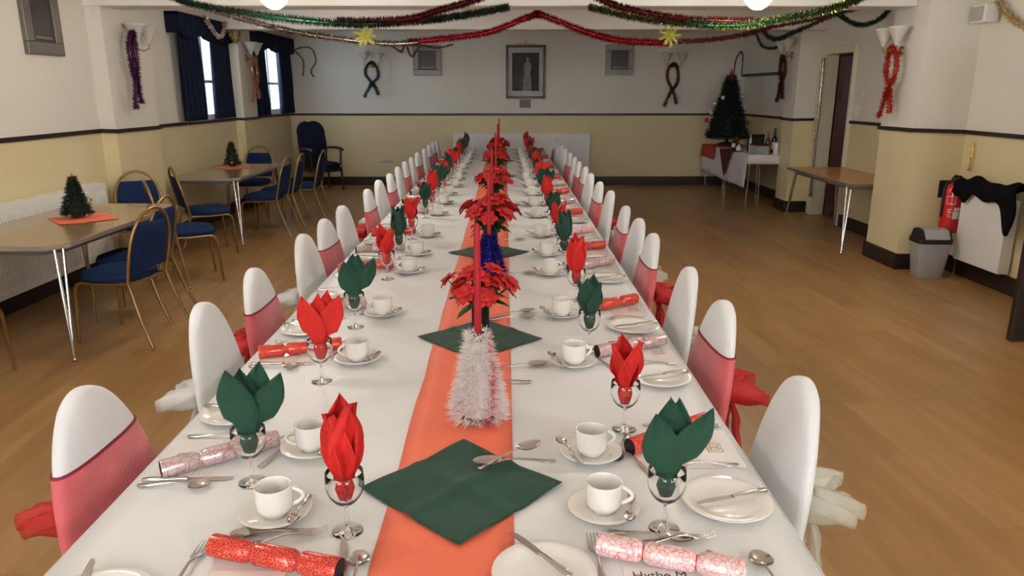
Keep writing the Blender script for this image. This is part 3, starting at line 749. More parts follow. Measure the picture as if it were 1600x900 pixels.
# ------------------------------------------------------------ centrepieces
def tinsel_cone(cols, seed, h=.265, r0=.078, n=3800, acc=None):
    r = random.Random(seed); st = random.getstate(); random.seed(seed)
    root = thing('candle_holder')
    MB().lathe([(.0, 0), (.05, 0), (.052, .012), (.02, .03), (.016, h * .8), (.020, h * .93), (.020, h * .96), (.0125, h * .96), (.0125, h * .86), (.0, h * .86)], 20).build('stem', 'black_plastic', root)
    mb = MB()
    for k in range(n):
        t = r.random() ** 1.05; a = r.uniform(0, 2 * pi)
        rr = (r0 * .66) * (1 - t) ** .9 + .020
        if .28 < t < .36: rr *= 1.0
        z = .010 + t * (h - .02); L_ = r.uniform(.018, .042) * (1 - .25 * t)
        d = Vector((cos(a) * .8 + r.uniform(-.9, .9), sin(a) * .8 + r.uniform(-.9, .9), r.uniform(-.8, .5) + (.6 if t > .9 else 0))).normalized() * L_
        p = (rr * cos(a), rr * sin(a), max(z, .012))
        if p[2] + d.z < .004: d.z = .004 - p[2]
        mi = 1 if acc and abs(((a - 5.0 - t * 1.2 + pi) % (2 * pi)) - pi) < .16 else 0
        mb.blade(p, d, r.uniform(.0008, .0020), mi)
    mb.lathe([(r0 * .60, .006), (r0 * .54, .04), (r0 * .40, .10), (r0 * .25 + .006, h * .68), (.017, h - .02)], 20)
    o = mb.build('tinsel', [cols, acc or cols], root, fix=False); random.setstate(st)
    return root
def candle(h, r=.0105):
    root = thing('taper_candle')
    MB().lathe([(.0, 0), (r * .95, 0), (r, .01), (r * .82, h - .012), (r * .6, h - .004), (.0, h)], 20).build('wax', 'candle_red', root)
    MB().tube([(0, 0, h - .002), (.001, 0, h + .009)], .001, 6).build('wick', 'wick', root)
    return root
CAND = candle(.335)
HOLD = [(-.078, 1.955, 'tin_white', 'tin_pink', 'white', .265, .078), (-.088, 3.66, 'tin_blue', None, 'blue', .215, .088), (-.10, 5.15, 'tin_green', None, 'green', .22, .080), (-.10, 7.10, 'tin_red', None, 'red', .22, .066), (-.10, 9.05, 'tin_silver', None, 'silver', .22, .066), (-.10, 11.0, 'tin_red', None, 'farthest red', .22, .066)]
for k, (x, y, c1, c2, nm, h, r0) in enumerate(HOLD):
    o = tinsel_cone(c1, 20 + k, h, r0, 5200 if k == 0 else 3600 if k < 3 else 1000, c2); o.location = (x, y, ZRN)
    tag(o, 'bushy %s tinsel cone candle holder on the coral runner' % nm, 'candle holder', 'tinsel candle holders')
    place(CAND, (x + (.004 if k else 0), y, ZRN + h * .86), 0, 'tall red taper candle standing in the %s tinsel holder' % nm, 'candle', 'red taper candles')

def poinsettia(seed):
    r = random.Random(seed); root = thing('poinsettia_plant')
    MB().lathe([(.0, 0), (.032, 0), (.034, .004), (.036, .100), (.040, .102), (.040, .112), (.036, .112), (.034, .10), (.0, .098)], 24).build('pot', 'pot', root)
    stems = MB(); leaves = MB()
    heads = []
    N = 20
    for k in range(N):
        a = 2 * pi * k * .382 + r.uniform(-.3, .3); rr = (.120 if k % 3 else .055) * r.uniform(.75, 1.1); hz = (.200 if k % 3 else .252) + r.uniform(-.035, .02)
        p = Vector((rr * cos(a), rr * sin(a), hz)); heads.append((p, a))
        stems.tube([(0, 0, .06), (p.x * .35, p.y * .35, .12), (p.x, p.y, p.z)], .0022, 6)
    for k in range(44):
        a = r.uniform(0, 2 * pi); L_ = r.uniform(.05, .105); b = Vector((cos(a) * .02, sin(a) * .02, r.uniform(.115, .19))); dz = r.uniform(-.02, .04)
        def fn(u, v):
            wv = .020 * sin(pi * min(1, u * .97 + .03)) ** .8 * (v - .5) * 2
            rad = .02 + L_ * u
            return (rad * cos(a) - wv * sin(a), rad * sin(a) + wv * cos(a), b.z + dz * u - .03 * u * u + .006 * abs(v - .5))
        leaves.grid(fn, 6, 2)
    stems.build('stems', 'leaf', root); leaves.build('foliage', 'leaf', root, solid=.0008)
    for p, a in heads:
        f = MB()
        for lay, (m, L_, tl) in enumerate(((7, .052, .12), (6, .034, .65))):
            for q in range(m):
                b = 2 * pi * q / m + r.uniform(-.2, .2) + lay * .5; l2 = L_ * r.uniform(.8, 1.15)
                def fn(u, v):
                    wv = .018 * sin(pi * min(1, u * .95 + .05)) ** .8 * (v - .5) * 2
                    z = l2 * u * sin(tl) + .003 * abs(v - .5) * 2 - .012 * u * u
                    rad = l2 * u * cos(tl)
                    return (rad * cos(b) - wv * sin(b), rad * sin(b) + wv * cos(b), z)
                f.grid(fn, 6, 2)
        tilt = Matrix.Rotation(.75 * min(1, Vector((p.x, p.y)).length / .11), 4, Vector((-sin(a), cos(a), 0)))
        f.xf(Matrix.Translation(p) @ tilt).build('flower', 'poin_red', root, solid=.0007)
    return root
POI = [poinsettia(1), poinsettia(2)]
PL = [(-.098, 2.72, 'nearest, between the white and blue tinsel holders', .96), (-.088, 4.20, 'second, behind the blue tinsel holder', 1.18), (-.10, 6.05, 'third, behind the green tinsel holder', 1.1), (-.10, 8.15, 'fourth, behind the red tinsel holder', 1.1), (-.10, 10.0, 'farthest, behind the silver tinsel holder', 1.1)]
for k, (x, y, lb, s_) in enumerate(PL):
    place(POI[k % 2], (x, y, ZRN + .010), R(37 * k), 'potted red poinsettia on a green napkin, %s' % lb, 'plant', 'poinsettias down the middle of the table', s_)

# ------------------------------------------------------------ blue banquet chairs
def blue_chair():
    root = thing('banquet_chair')
    rings = []
    for z, s_ in ((.425, .93), (.435, 1.0), (.462, 1.0), (.482, .95), (.492, .80), (.496, .45)):
        ring = []
        for j in range(32):
            a = 2 * pi * j / 32; c, q = cos(a), sin(a)
            ring.append((.205 * s_ * math.copysign(abs(c) ** .6, c), .03 + .205 * s_ * math.copysign(abs(q) ** .6, q), z))
        rings.append(ring)
    MB().loft(rings).build('seat', 'navy', root)
    ty = lambda z: -.185 - .10 * (z - .45) / .45
    # padded back, rounded top with a hand gap left under the frame
    rings = []
    for k in range(20):
        z = .50 + .325 * k / 19; t = (z - .50) / .325
        hw = .178 if t < .45 else .178 * math.sqrt(max(0, 1 - ((t - .45) / .80) ** 2.2))
        ring = []
        for j in range(24):
            a = 2 * pi * j / 24; c, q = cos(a), sin(a)
            ring.append((hw * math.copysign(abs(c) ** .7, c), ty(z) + (.019 if 0 < k < 19 else .008) * q, z - .014 * (t ** 3) * (1 - (c * hw / .178) ** 2)))
        rings.append(ring)
    MB().loft(rings).build('backrest', 'navy', root)
    arch = []
    for k in range(33):
        a = pi * k / 32; z = .62 + .285 * max(0, sin(a)) ** .85; x = -.200 * cos(a)
        arch.append((x, ty(z), z))
    arch = [(-.195, ty(.44), .44), (-.200, ty(.52), .52)] + arch + [(.200, ty(.52), .52), (.195, ty(.44), .44)]
    MB().tube(arch, .0115, 10).build('back_frame', 'gold_frame', root)
    for s_ in (-1, 1):
        x = .195 * s_
        MB().tube([(x, ty(.45), .46), (x, -.18, .43), (x * 1.0, -.20, .36), (x * 1.06, -.255, .18), (x * 1.12, -.33, .006)], .011, 10).build('rear_leg', 'gold_frame', root)
        MB().tube([(x, -.17, .425), (x, .0, .415), (x, .17, .418), (x * 1.01, .205, .405), (x * 1.02, .222, .37), (x * 1.05, .245, .006)], .011, 10).build('front_leg', 'gold_frame', root)
    MB().tube([(-.195, .19, .413), (.195, .19, .413)], .009, 8).build('seat_rail', 'gold_frame', root)
    MB().tube([(-.195, -.17, .418), (.195, -.17, .418)], .009, 8).build('seat_rail', 'gold_frame', root)
    return root
BC = blue_chair()
g1, g2 = 'blue banquet chairs round the near side table', 'blue banquet chairs round the far side table'
for x, y, a, lb, g in ((-2.60, 4.93, 78, 'navy gold-framed chair at the near side table, closest with its full back showing', g1),
                       (-2.76, 5.42, 88, 'navy gold-framed chair pushed in behind the closest one at the near side table', g1),
                       (-3.40, 6.90, 208, 'navy gold-framed chair at the far end of the near side table', g1),
                       (-2.84, 6.52, -60, 'navy gold-framed chair standing between the side tables, turned away', g1),
                       (-3.20, 4.03, 0, 'navy gold-framed chair cut by the left photo edge, near side table', g1),
                       (-3.12, 7.66, -55, 'navy gold-framed chair leaning back at the near end of the far side table', g2),
                       (-2.80, 8.70, 88, 'navy gold-framed chair at the far side table, first along its right side', g2),
                       (-2.78, 9.22, 92, 'navy gold-framed chair at the far side table, second along its right side', g2),
                       (-2.64, 9.75, 90, 'navy gold-framed chair at the far side table, last along its right side', g2),
                       (-3.42, 10.18, 180, 'navy gold-framed chair at the far end of the far side table', g2)):
    place(BC, (x, y, 0), R(a), lb, 'chair', g)

def side_table(x0, x1, y0, y1, top, edge_m, label, cut=.0, legname='leg'):
    root = thing('side_table', ((x0 + x1) / 2, (y0 + y1) / 2, 0)); hx, hy = (x1 - x0) / 2, (y1 - y0) / 2
    c = cut
    poly = [(-hx, -hy), (hx - c, -hy), (hx, -hy + c * 1.2), (hx, hy - c), (hx - c, hy), (-hx, hy)] if c else [(-hx, -hy), (hx, -hy), (hx, hy), (-hx, hy)]
    MB().prism(poly, .712, .738).build('table_top', top, root, bevel=.003)
    e = [(x * 1.004, y * 1.002) for x, y in poly]; MB().prism(e, .708, .7345).build('edging', edge_m, root)
    MB().prism([(x * .82, y * .9) for x, y in poly], .665, .708).build('apron', 'edge_dark', root)
    for sx in (-1, 1):
        for sy in (-1, 1):
            bx, by = sx * (hx - .07), sy * (hy - .10); fx, fy = sx * (hx - .015), sy * (hy - .005)
            MB().tube([(bx - .022 * sx, by, .70), (fx, fy, .006)], [.011, .009], 10).tube([(bx + .012 * sx, by - .035 * sy, .70), (fx, fy, .006)], [.011, .009], 10).lathe([(0, 0), (.013, 0), (.013, .015), (.009, .02)], 10, c=(fx, fy, 0)).build(legname, 'chrome', root)
    return tag(root, label, 'table')
side_table(-3.58, -2.70, 4.42, 6.20, 'laminate', 'edge_metal', 'brown laminate side table with splayed chrome legs, nearer of two on the left', .10)
side_table(-3.65, -2.88, 8.05, 9.72, 'laminate', 'edge_metal', 'brown laminate side table with splayed chrome legs, farther of two on the left', .06)
side_table(3.48, 4.15, 7.55, 9.22, 'orange_wood', 'edge_dark', 'orange wood-topped table with chrome legs by the right-hand doorway', .0)
for x, y, rz, lb in ((-3.10, 5.42, 42, 'red paper napkin under the small Christmas tree on the near side table'), (-3.33, 9.20, 45, 'red paper napkin under the small Christmas tree on the far side table')):
    o = flat_napkin(9).build('paper_napkin', 'runner', solid=.001); o.location = (x, y, .7392); o.rotation_euler = (0, 0, R(rz)); o.scale = (1.15, 1.15, .5); tag(o, lb, 'napkin')

# ------------------------------------------------------------ Christmas trees
def fir(h, r0, n, seed, mt, dec=True, pot=True, L_=.035):
    r = random.Random(seed); st = random.getstate(); random.seed(seed)
    root = thing('christmas_tree')
    MB().tube([(0, 0, .02), (0, 0, h * .95)], [h * .02, h * .006], 8).build('trunk', 'brown_tube', root)
    if pot: MB().lathe([(0, 0), (h * .13, 0), (h * .15, h * .02), (h * .17, h * .12), (h * .15, h * .12), (0, h * .10)], 16).build('pot', 'maroon', root)
    mb = MB()
    for k in range(n):
        t = r.random() ** 1.35; lay = .5 + .5 * abs(sin(t * 17)); a = r.uniform(0, 2 * pi)
        rm = r0 * (1 - t) ** .85 * (.72 + .28 * lay) + .004; rr = rm * r.random() ** .5
        z = h * (.12 + .86 * t) - rr * .18
        d = Vector((cos(a) + r.uniform(-.6, .6), sin(a) + r.uniform(-.6, .6), r.uniform(-.5, .7))).normalized() * L_ * r.uniform(.6, 1.2)
        mb.blade((rr * cos(a), rr * sin(a), z), d, L_ * .10, 1 if (not pot and r.random() < .05) else 0)
    mb.lathe([(r0 * .62, h * .13), (r0 * .48, h * .35), (r0 * .25, h * .65), (.004, h * .95)], 14, cap=True)
    mb.build('branches', [mt, 'tin_silver'], root, fix=False)
    if dec:
        for k in range(9):
            t = r.random() * .8; a = r.uniform(0, 2 * pi); rr = r0 * (1 - t) ** .85 * 1.12 + L_ * .5
            MB().lathe([(r.uniform(.9, 1) * h * .035 * sin(pi * q / 8), -h * .035 * cos(pi * q / 8)) for q in range(9)], 12, c=(rr * cos(a), rr * sin(a), h * (.14 + .84 * t))).build('bauble', ['bauble', 'red_ext', 'bauble', 'tin_gold'][k % 4], root)
        MB().lathe([(0, 0), (h * .055, h * .04), (h * .03, h * .08), (0, h * .20)], 6, c=(0, 0, h * .90), smooth=False).build('tree_topper', 'red_ext', root)
    random.setstate(st)
    return root
o = fir(.30, .105, 2600, 5, 'fir'); o.location = (-3.16, 5.46, .745); tag(o, 'small decorated Christmas tree with red top on the near side table', 'christmas tree')
o = fir(.30, .10, 1800, 6, 'fir'); o.location = (-3.38, 9.30, .745); tag(o, 'small decorated Christmas tree on the far side table', 'christmas tree')
o = fir(1.10, .34, 5200, 8, 'fir_blue', True, False, .10); o.location = (3.68, 12.55, .80)
MB().lathe([(0, -.025), (.16, -.025), (.16, .0), (.03, .03), (.022, .2), (0, .2)], 18).build('stand', 'black_plastic', o)
tag(o, 'dark green Christmas tree standing on the white-clothed table in the back corner', 'christmas tree')

# ------------------------------------------------------------ white-clothed drinks table
root = thing('drinks_table', (3.80, 12.0, 0))
MB().box(-.31, .31, -1.22, 1.22, .715, .745).build('table_top', 'laminate', root)
for sx in (-.28, .28):
    for sy in (-1.15, -.06, .06, 1.15): MB().tube([(sx * .9, sy, .715), (sx, sy, .005)], .011, 8).build('leg', 'chrome', root)
tag(root, 'long table with thin chrome legs under a white cloth in the right back corner', 'table')
mb = MB(); x0, x1, y0, y1 = 3.475, 4.125, 10.76, 13.24
mb.grid(lambda u, v: (x0 + (x1 - x0) * u, y0 + (y1 - y0) * v, .7475), 6, 12)
mb.grid(lambda u, v: (x0 - .003 - .02 * v * (1 + .5 * sin(u * 30)), y0 + (y1 - y0) * u, .7475 - .46 * v), 60, 6)
mb.grid(lambda u, v: (x0 + (x1 - x0) * u, y0 - .004 - .01 * v, .7475 - .12 * v), 8, 3)
tag(mb.build('tablecloth', 'cloth_side', solid=.003), 'white cloth over the drinks table, hanging low on its long side', 'tablecloth')
mb = MB(); mb.grid(lambda u, v: (3.47 + .5 * u, 12.35 + .80 * v, .7515), 4, 4)
mb.grid(lambda u, v: (3.468 - .030 - .01 * u, 12.35 + .80 * v + .05 * u, .7515 - .20 * u), 4, 8); mb.grid(lambda u, v: (3.47 - .033 * u, 12.35 + .8 * v, .7515), 1, 8)
tag(mb.build('table_cover', 'red_cloth', solid=.002), 'red paper cover draped over the far corner of the drinks table', 'table cover')
mb = MB(); T = Matrix(((0, 0, 1, 3.432), (1, 0, 0, 11.74), (0, 1, 0, 0), (0, 0, 0, 1)))
mb.prism([(-.33, .755), (.33, .755), (.0, .34)], -.001, .001, T=T)
mb.box(3.433, 3.62, 11.41, 12.07, .7515, .7535)
tag(mb.build('triangular_cloth', 'maroon'), 'maroon triangular cloth hanging point down over the white tablecloth', 'cloth')
def bottle(h, r, m, lab, cap='black_plastic', neck=.35):
    root = thing('bottle')
    MB().lathe([(0, 0), (r * .9, 0), (r, .006), (r, h * .55), (r * .9, h * .62), (r * neck, h * .75), (r * neck, h * .93)], 18).build('bottle_body', m, root)
    MB().lathe([(r * neck * 1.15, h * .92), (r * neck * 1.15, h), (0, h)], 12).build('cap', cap, root)
    MB().lathe([(r * 1.015, h * .15), (r * 1.015, h * .45)], 18).build('bottle_label', lab, root)
    return root
BT = [(3.62, 11.95, .20, .030, 'bottle_dark', 'white_label', 'short dark bottle with pale label near the tree'),
      (3.60, 11.62, .11, .035, 'frost', 'white_label', 'small clear bottle among the drinks, left of the grey box'),
      (3.70, 11.38, .30, .020, 'frost', 'white_label', 'slim clear bottle beside the grey box on the drinks table'),
      (3.90, 11.20, .30, .034, 'bottle_amber', 'maroon', 'amber bottle with pointed top right of the grey box'),
      (3.99, 11.18, .36, .034, 'bottle_dark', 'white_label', 'tallest dark wine bottle near the pier'),
      (4.06, 11.00, .29, .040, 'bottle_dark', 'white_label', 'dark bottle with white label next to the pier'),
      (4.06, 11.40, .30, .038, 'bottle_dark', 'maroon', 'dark bottle behind the tallest one on the drinks table'),
      (3.72, 12.12, .19, .028, 'bottle_amber', 'maroon', 'small amber bottle beside the tree stand')]
for x, y, h, r, m, l2, lb in BT:
    o = bottle(h, r, m, l2, 'red_ext' if 'amber' in lb else 'black_plastic'); o.location = (x, y, .7495); tag(o, lb, 'bottle', 'bottles on the drinks table')
root = thing('storage_box', (3.76, 11.14, .7495), R(6))
MB().box(-.09, .09, -.14, .14, 0, .115).build('box_body', 'bin_grey', root, bevel=.006)
MB().box(-.094, .094, -.144, .144, .115, .135).build('lid', 'maroon', root, bevel=.004)
tag(root, 'grey box with maroon lid on the drinks table', 'box')
root = thing('radio', (3.86, 11.62, .7495), R(20))
MB().box(-.13, .13, -.04, .04, 0, .25).build('cabinet', 'black_plastic', root, bevel=.008)
MB().box(-.11, .11, -.044, -.040, .03, .21).build('speaker_grille', 'vent_dark', root)
tag(root, 'black upright box-shaped appliance behind the bottles on the drinks table', 'appliance')
root = thing('jug', (3.93, 10.90, .7495))
MB().lathe([(0, 0), (.045, 0), (.047, .005), (.045, .15), (.04, .165), (.037, .165), (.04, .15), (.04, .01), (0, .01)], 20).build('jug_body', 'porcelain', root)
MB().tube([(.044, 0, .14), (.075, 0, .13), (.078, 0, .06), (.044, 0, .04)], .006, 8).build('handle', 'porcelain', root)
tag(root, 'tall white jug at the front edge of the drinks table', 'jug')

# ------------------------------------------------------------ left wall items
def curtain_set(y0, y1, gap0, gap1, z0, z1, name):
    for k, (a, b) in enumerate(((y0, gap0), (gap1, y1))):
        def fn(u, v):
            y = a + (b - a) * u; fl = (.028 + .02 * v) * sin(u * (b - a) * 46 + .6 * sin(v * 3)); sway = .035 * v * (1 if k else -1) * (u if not k else 1 - u)
            return (XL + .085 + fl, y - sway, z1 - (z1 - z0) * v)
        tag(MB().grid(fn, 70, 14).build('curtain', 'curtain', solid=.004), '%s half of the navy curtain at the %s' % ('nearer' if k == 0 else 'farther', name), 'curtain')
    mb = MB(); rings = []
    def pel(u, v):
        y = y0 - .06 + (y1 - y0 + .12) * u
        return (XL + .15 + .008 * sin(u * 60) , y, z1 + .10 - (.22 + .05 * abs(sin(u * 3 * pi))) * v)
    mb.grid(pel, 60, 6); mb.box(XL + .005, XL + .15, y0 - .07, y1 + .07, z1 + .08, z1 + .105); mb.box(XL + .005, XL + .15, y0 - .07, y0 - .06, z1 - .12, z1 + .09); mb.box(XL + .005, XL + .15, y1 + .06, y1 + .07, z1 - .12, z1 + .09)
    tag(mb.build('pelmet', 'curtain', solid=.004), 'scalloped navy pelmet above the curtains at the %s' % name, 'pelmet')
curtain_set(8.86, 10.44, 9.42, 9.82, 1.30, 2.40, 'nearer left window')
curtain_set(11.35, 13.42, 12.02, 12.74, 1.28, 2.40, 'farther left window')

def garland(name, pts, rad, n, mats, label, cat='tinsel', w_=.0022, seed=1, group=None, parent=None):
    r = random.Random(seed); st = random.getstate(); random.seed(seed); P = [Vector(p) for p in pts]; Q = []
    for i in range(len(P) - 1):       # Catmull-Rom
        p0, p1, p2, p3 = P[max(0, i - 1)], P[i], P[i + 1], P[min(len(P) - 1, i + 2)]
        for k in range(10):
            t = k / 10; Q.append(.5 * ((2 * p1) + (p2 - p0) * t + (2 * p0 - 5 * p1 + 4 * p2 - p3) * t * t + (3 * p1 - p0 - 3 * p2 + p3) * t ** 3))
    Q.append(P[-1]); mb = MB(); mb.tube(Q, rad * .34, 6, 0); n = int(n * 1.9); w_ = w_ * 1.7
    nm = len(mats)
    for k in range(n):
        t = r.random() * (len(Q) - 1.001); i = int(t); p = Q[i].lerp(Q[i + 1], t - i); ax = (Q[i + 1] - Q[i]).normalized()
        o = ax.orthogonal().normalized(); o.rotate(Matrix.Rotation(r.uniform(0, 2 * pi), 3, ax))
        d = (o + ax * r.uniform(-.5, .5)).normalized() * rad * r.uniform(.7, 1.15)
        mb.blade(p, d, w_, r.randrange(nm) if r.random() < .8 else 0)
    o = mb.build(name, mats, parent, fix=False); random.setstate(st)
    if parent is None: tag(o, label, cat, group)
    return o
def sconce(loc, rz, label, s=1):
    root = thing('wall_sconce', loc, rz)     # faces local -y, wall behind at y=0
    MB().lathe([(0, 0), (.045, 0), (.045, .012), (.02, .03), (0, .032)], 20, T=Matrix.Rotation(R(90), 4, 'X')).build('back_plate', 'brass', root)
    for sx in (-1, 1):
        MB().tube([(0, -.02, 0), (sx * .05, -.09, -.035), (sx * .12, -.115, -.01), (sx * .125, -.115, .05)], .006, 8).build('arm', 'brass', root)
        MB().lathe([(.014, .04), (.03, .075), (.085, .185), (.100, .205), (.096, .206), (.028, .080), (.010, .045)], 24, c=(sx * .125, -.115, 0)).build('lamp_shade', 'frost', root)
    return tag(root, label, 'wall light', 'two-armed wall lights')
def tinsel_bow(name, loc, rz, mats, label, h=.62, wd=.12, seed=3):
    """loop of tinsel hanging from a wall light, crossing and falling in two tails; built in the local xz plane"""
    r = random.Random(seed)
    pts = [(-wd * .75, 0, -h), (-wd * .25, 0, -h * .72), (wd * .05, -.01, -h * .6), (wd * .55, 0, -h * .42), (wd * .45, 0, -.10), (0, -.02, -.02), (-wd * .5, 0, -.12), (-wd * .5, 0, -h * .38), (-wd * .05, .012, -h * .58), (wd * .3, 0, -h * .75), (wd * .5, 0, -h * .93)]
    o = garland(name, pts, .045, 1500, mats, label, seed=seed, group='tinsel bows on the walls'); o.location = loc; o.rotation_euler = (0, 0, rz); return o
XP = XL + .14
sconce((XP, 7.66, 2.06), R(90), 'two-armed brass wall light with frosted shades on the left pier')
tinsel_bow('tinsel_bow', (XP + .12, 7.42, 2.20), R(90), ['tin_purple', 'tin_dark'], 'dark red and purple tinsel hanging from the left pier light', .72, .10)
sconce((XL + .12, 11.05, 2.10), R(90), 'two-armed brass wall light between the two curtained windows')
tinsel_bow('tinsel_bow', (XL + .24, 11.0, 2.12), R(90), ['tin_copper', 'tin_copper', 'tin_dark'], 'gold and copper tinsel hanging between the two curtained windows', .62, .2, 5)
sconce((-2.31, YB, 2.08), 0, 'two-armed wall light on the back wall, left of the picture')
tinsel_bow('tinsel_bow', (-2.31, YB - .14, 2.14), 0, ['tin_green', 'tin_blue'], 'dark green tinsel loop hanging on the back wall, left of the picture', .60, .20, 6)
sconce((2.92, YB, 2.08), 0, 'two-armed wall light on the back wall, right of the picture')
tinsel_bow('tinsel_bow', (2.90, YB - .14, 2.12), 0, ['tin_dark', 'tin_bronze'], 'bronze tinsel loop hanging on the back wall, right of the picture', .74, .17, 7)
sconce((3.72, 7.28, 2.01), R(-90), 'two-armed brass wall light on the near right pier')
tinsel_bow('tinsel_bow', (3.60, 7.20, 2.06), R(-90), ['tin_red', 'tin_gold', 'tin_red'], 'red and gold tinsel bunch hanging from the near right pier light', .66, .16, 8)
sconce((3.93, 10.62, 2.12), R(-90), 'two-armed wall light on the far right pier, in shadow')
tinsel_bow('tinsel_bow', (3.80, 10.58, 2.12), R(-90), ['tin_dark', 'tin_green'], 'dark tinsel loop hanging from the far right pier light', .62, .16, 9)
# loose loops
garland('tinsel_loop', [(-3.52, YB - .05, 1.90), (-3.50, YB - .05, 2.15), (-3.62, YB - .05, 2.33), (-3.36, YB - .05, 2.36), (-3.28, YB - .05, 2.15), (-3.38, YB - .05, 1.98), (-3.33, YB - .05, 1.88)], .022, 500, ['tin_dark'], 'dark red tinsel loop on the back wall beside the curtain')
garland('tinsel_loop', [(3.98, YB - .05, 1.80), (4.0, YB - .05, 2.15), (4.08, YB - .05, 2.30), (4.12, YB - .05, 2.2), (4.12, YB - .05, 1.92)], .022, 400, ['tin_dark'], 'dark tinsel loop in the right back corner above the tree')
garland('tinsel_swag', [(4.15, 12.9, 2.55), (4.12, 12.5, 2.35), (4.12, 12.0, 2.28), (4.12, 11.5, 2.33), (4.14, 11.0, 2.5)], .035, 700, ['tin_green'], 'green tinsel swag high on the right wall above the tree')
garland('tinsel_swag', [(-1.95, YB - .06, 2.40), (-1.80, YB - .06, 2.30), (-1.72, YB - .06, 2.42), (-1.62, YB - .06, 2.22), (-1.45, YB - .06, 2.40), (-1.2, YB - .06, 2.36), (-.9, YB - .06, 2.42)], .03, 600, ['tin_dark', 'tin_red'], 'dark red tinsel swag behind the left wall vent')
garland('tinsel_swag', [(XL + .19, 9.45, 2.52), (XL + .20, 9.62, 2.40), (XL + .20, 9.85, 2.30), (XL + .20, 10.05, 2.38), (XL + .2, 10.12, 2.5)], .04, 700, ['tin_silver', 'tin_white'], 'silver tinsel swag pinned to the nearer pelmet')
garland('tinsel_swag', [(XL + .20, 10.14, 2.50), (XL + .21, 10.28, 2.34), (XL + .21, 10.45, 2.28), (XL + .21, 10.58, 2.36), (XL + .2, 10.62, 2.50)], .035, 600, ['tin_gold', 'tin_silver'], 'gold tinsel swag pinned to the far end of the nearer pelmet')
garland('tinsel_swag', [(XR - .04, 6.80, 2.62), (XR - .05, 6.66, 2.42), (XR - .05, 6.48, 2.26), (XR - .05, 6.25, 2.15), (XR - .05, 5.9, 2.12)], .05, 800, ['tin_silver', 'tin_gold'], 'pale gold tinsel swag high on the near right wall')
MB_ = MB(); MB_.box(XR - .08, XR - .0, 10.85, YB - .05, 1.885, 1.925); tag(MB_.build('picture_shelf', 'dark_trim'), 'narrow dark wooden ledge on the right wall above the drinks table', 'shelf')

# the long ceiling garlands
garland('tinsel_garland', [(-2.95, 6.3, 2.62), (-2.613, 6.3, 2.355), (-1.991, 6.3, 2.235), (-1.281, 6.3, 2.165), (-.783, 6.35, 2.185), (-.331, 6.6, 2.26), (.02, 7.08, 2.37)], .045, 5200, ['tin_green', 'tin_green', 'tin_dark'], 'dark green tinsel garland sagging across the left half of the near beam', seed=11, w_=.0028)
garland('tinsel_garland', [(-1.35, 6.32, 2.19), (-.80, 6.3, 2.20), (-.52, 6.3, 2.27), (-.167, 6.3, 2.37), (.1, 6.3, 2.52)], .040, 2600, ['tin_dark'], 'dark red tinsel garland rising to the middle in front of the near beam, left', seed=12, w_=.0028)
garland('tinsel_garland', [(.35, 6.3, 2.58), (.741, 6.3, 2.36), (1.02, 6.3, 2.27), (1.45, 6.3, 2.205), (2.0, 6.32, 2.19)], .040, 2600, ['tin_dark'], 'dark red tinsel garland falling from the middle in front of the near beam, right', seed=13, w_=.0028)
garland('tinsel_garland', [(.75, 7.05, 2.37), (1.1, 6.7, 2.25), (1.45, 6.3, 2.17), (1.85, 6.3, 2.155), (2.2, 6.3, 2.20), (2.55, 6.3, 2.27), (2.839, 6.3, 2.36), (3.1, 6.3, 2.55)], .045, 5200, ['tin_green', 'tin_green', 'tin_gold'], 'dark green tinsel garland sagging across the right half of the near beam', seed=14, w_=.0028)
garland('tinsel_garland', [(-3.1, 7.6, 2.48), (-2.55, 7.6, 2.32), (-2.1, 7.6, 2.21), (-1.737, 7.6, 2.15), (-1.182, 7.6, 2.09), (-.85, 7.6, 2.10)], .040, 2600, ['tin_silver', 'tin_dark', 'tin_green'], 'silver and dark red tinsel garland at the left behind the near beam', seed=15, w_=.003)
garland('tinsel_garland', [(-.95, 7.62, 2.105), (-.559, 7.6, 2.14), (-.15, 7.6, 2.20), (.25, 7.6, 2.345), (.36, 7.6, 2.35), (.75, 7.6, 2.21), (1.05, 7.6, 2.13), (1.35, 7.6, 2.105), (1.6, 7.6, 2.10)], .045, 4600, ['tin_red', 'tin_red', 'tin_dark'], 'bright red tinsel garland hung in two swags behind the near beam', seed=16, w_=.003)
garland('tinsel_garland', [(1.5, 7.62, 2.115), (1.9, 7.6, 2.12), (2.3, 7.6, 2.17), (2.6, 7.6, 2.25), (3.1, 7.6, 2.34), (3.4, 7.6, 2.45)], .035, 2400, ['tin_dark', 'tin_silver', 'tin_dark'], 'brown and silver tinsel garland at the right behind the near beam', seed=17, w_=.003)
garland('tinsel_garland', [(2.75, 8.6, 2.40), (2.95, 8.6, 2.20), (3.25, 8.6, 2.30), (3.6, 8.6, 2.45), (3.85, 8.65, 2.52), (4.18, 8.7, 2.56)], .040, 1500, ['tin_green', 'tin_green', 'tin_dark'], 'green tinsel length rising to the right wall behind the near beam', seed=18, w_=.003)
garland('tinsel_garland', [(3.15, 7.55, 2.42), (3.25, 7.55, 2.33), (3.42, 7.55, 2.26), (3.60, 7.55, 2.31), (3.70, 7.55, 2.42)], .035, 1000, ['tin_green'], 'short green tinsel loop by the near right pier', seed=19, w_=.003)
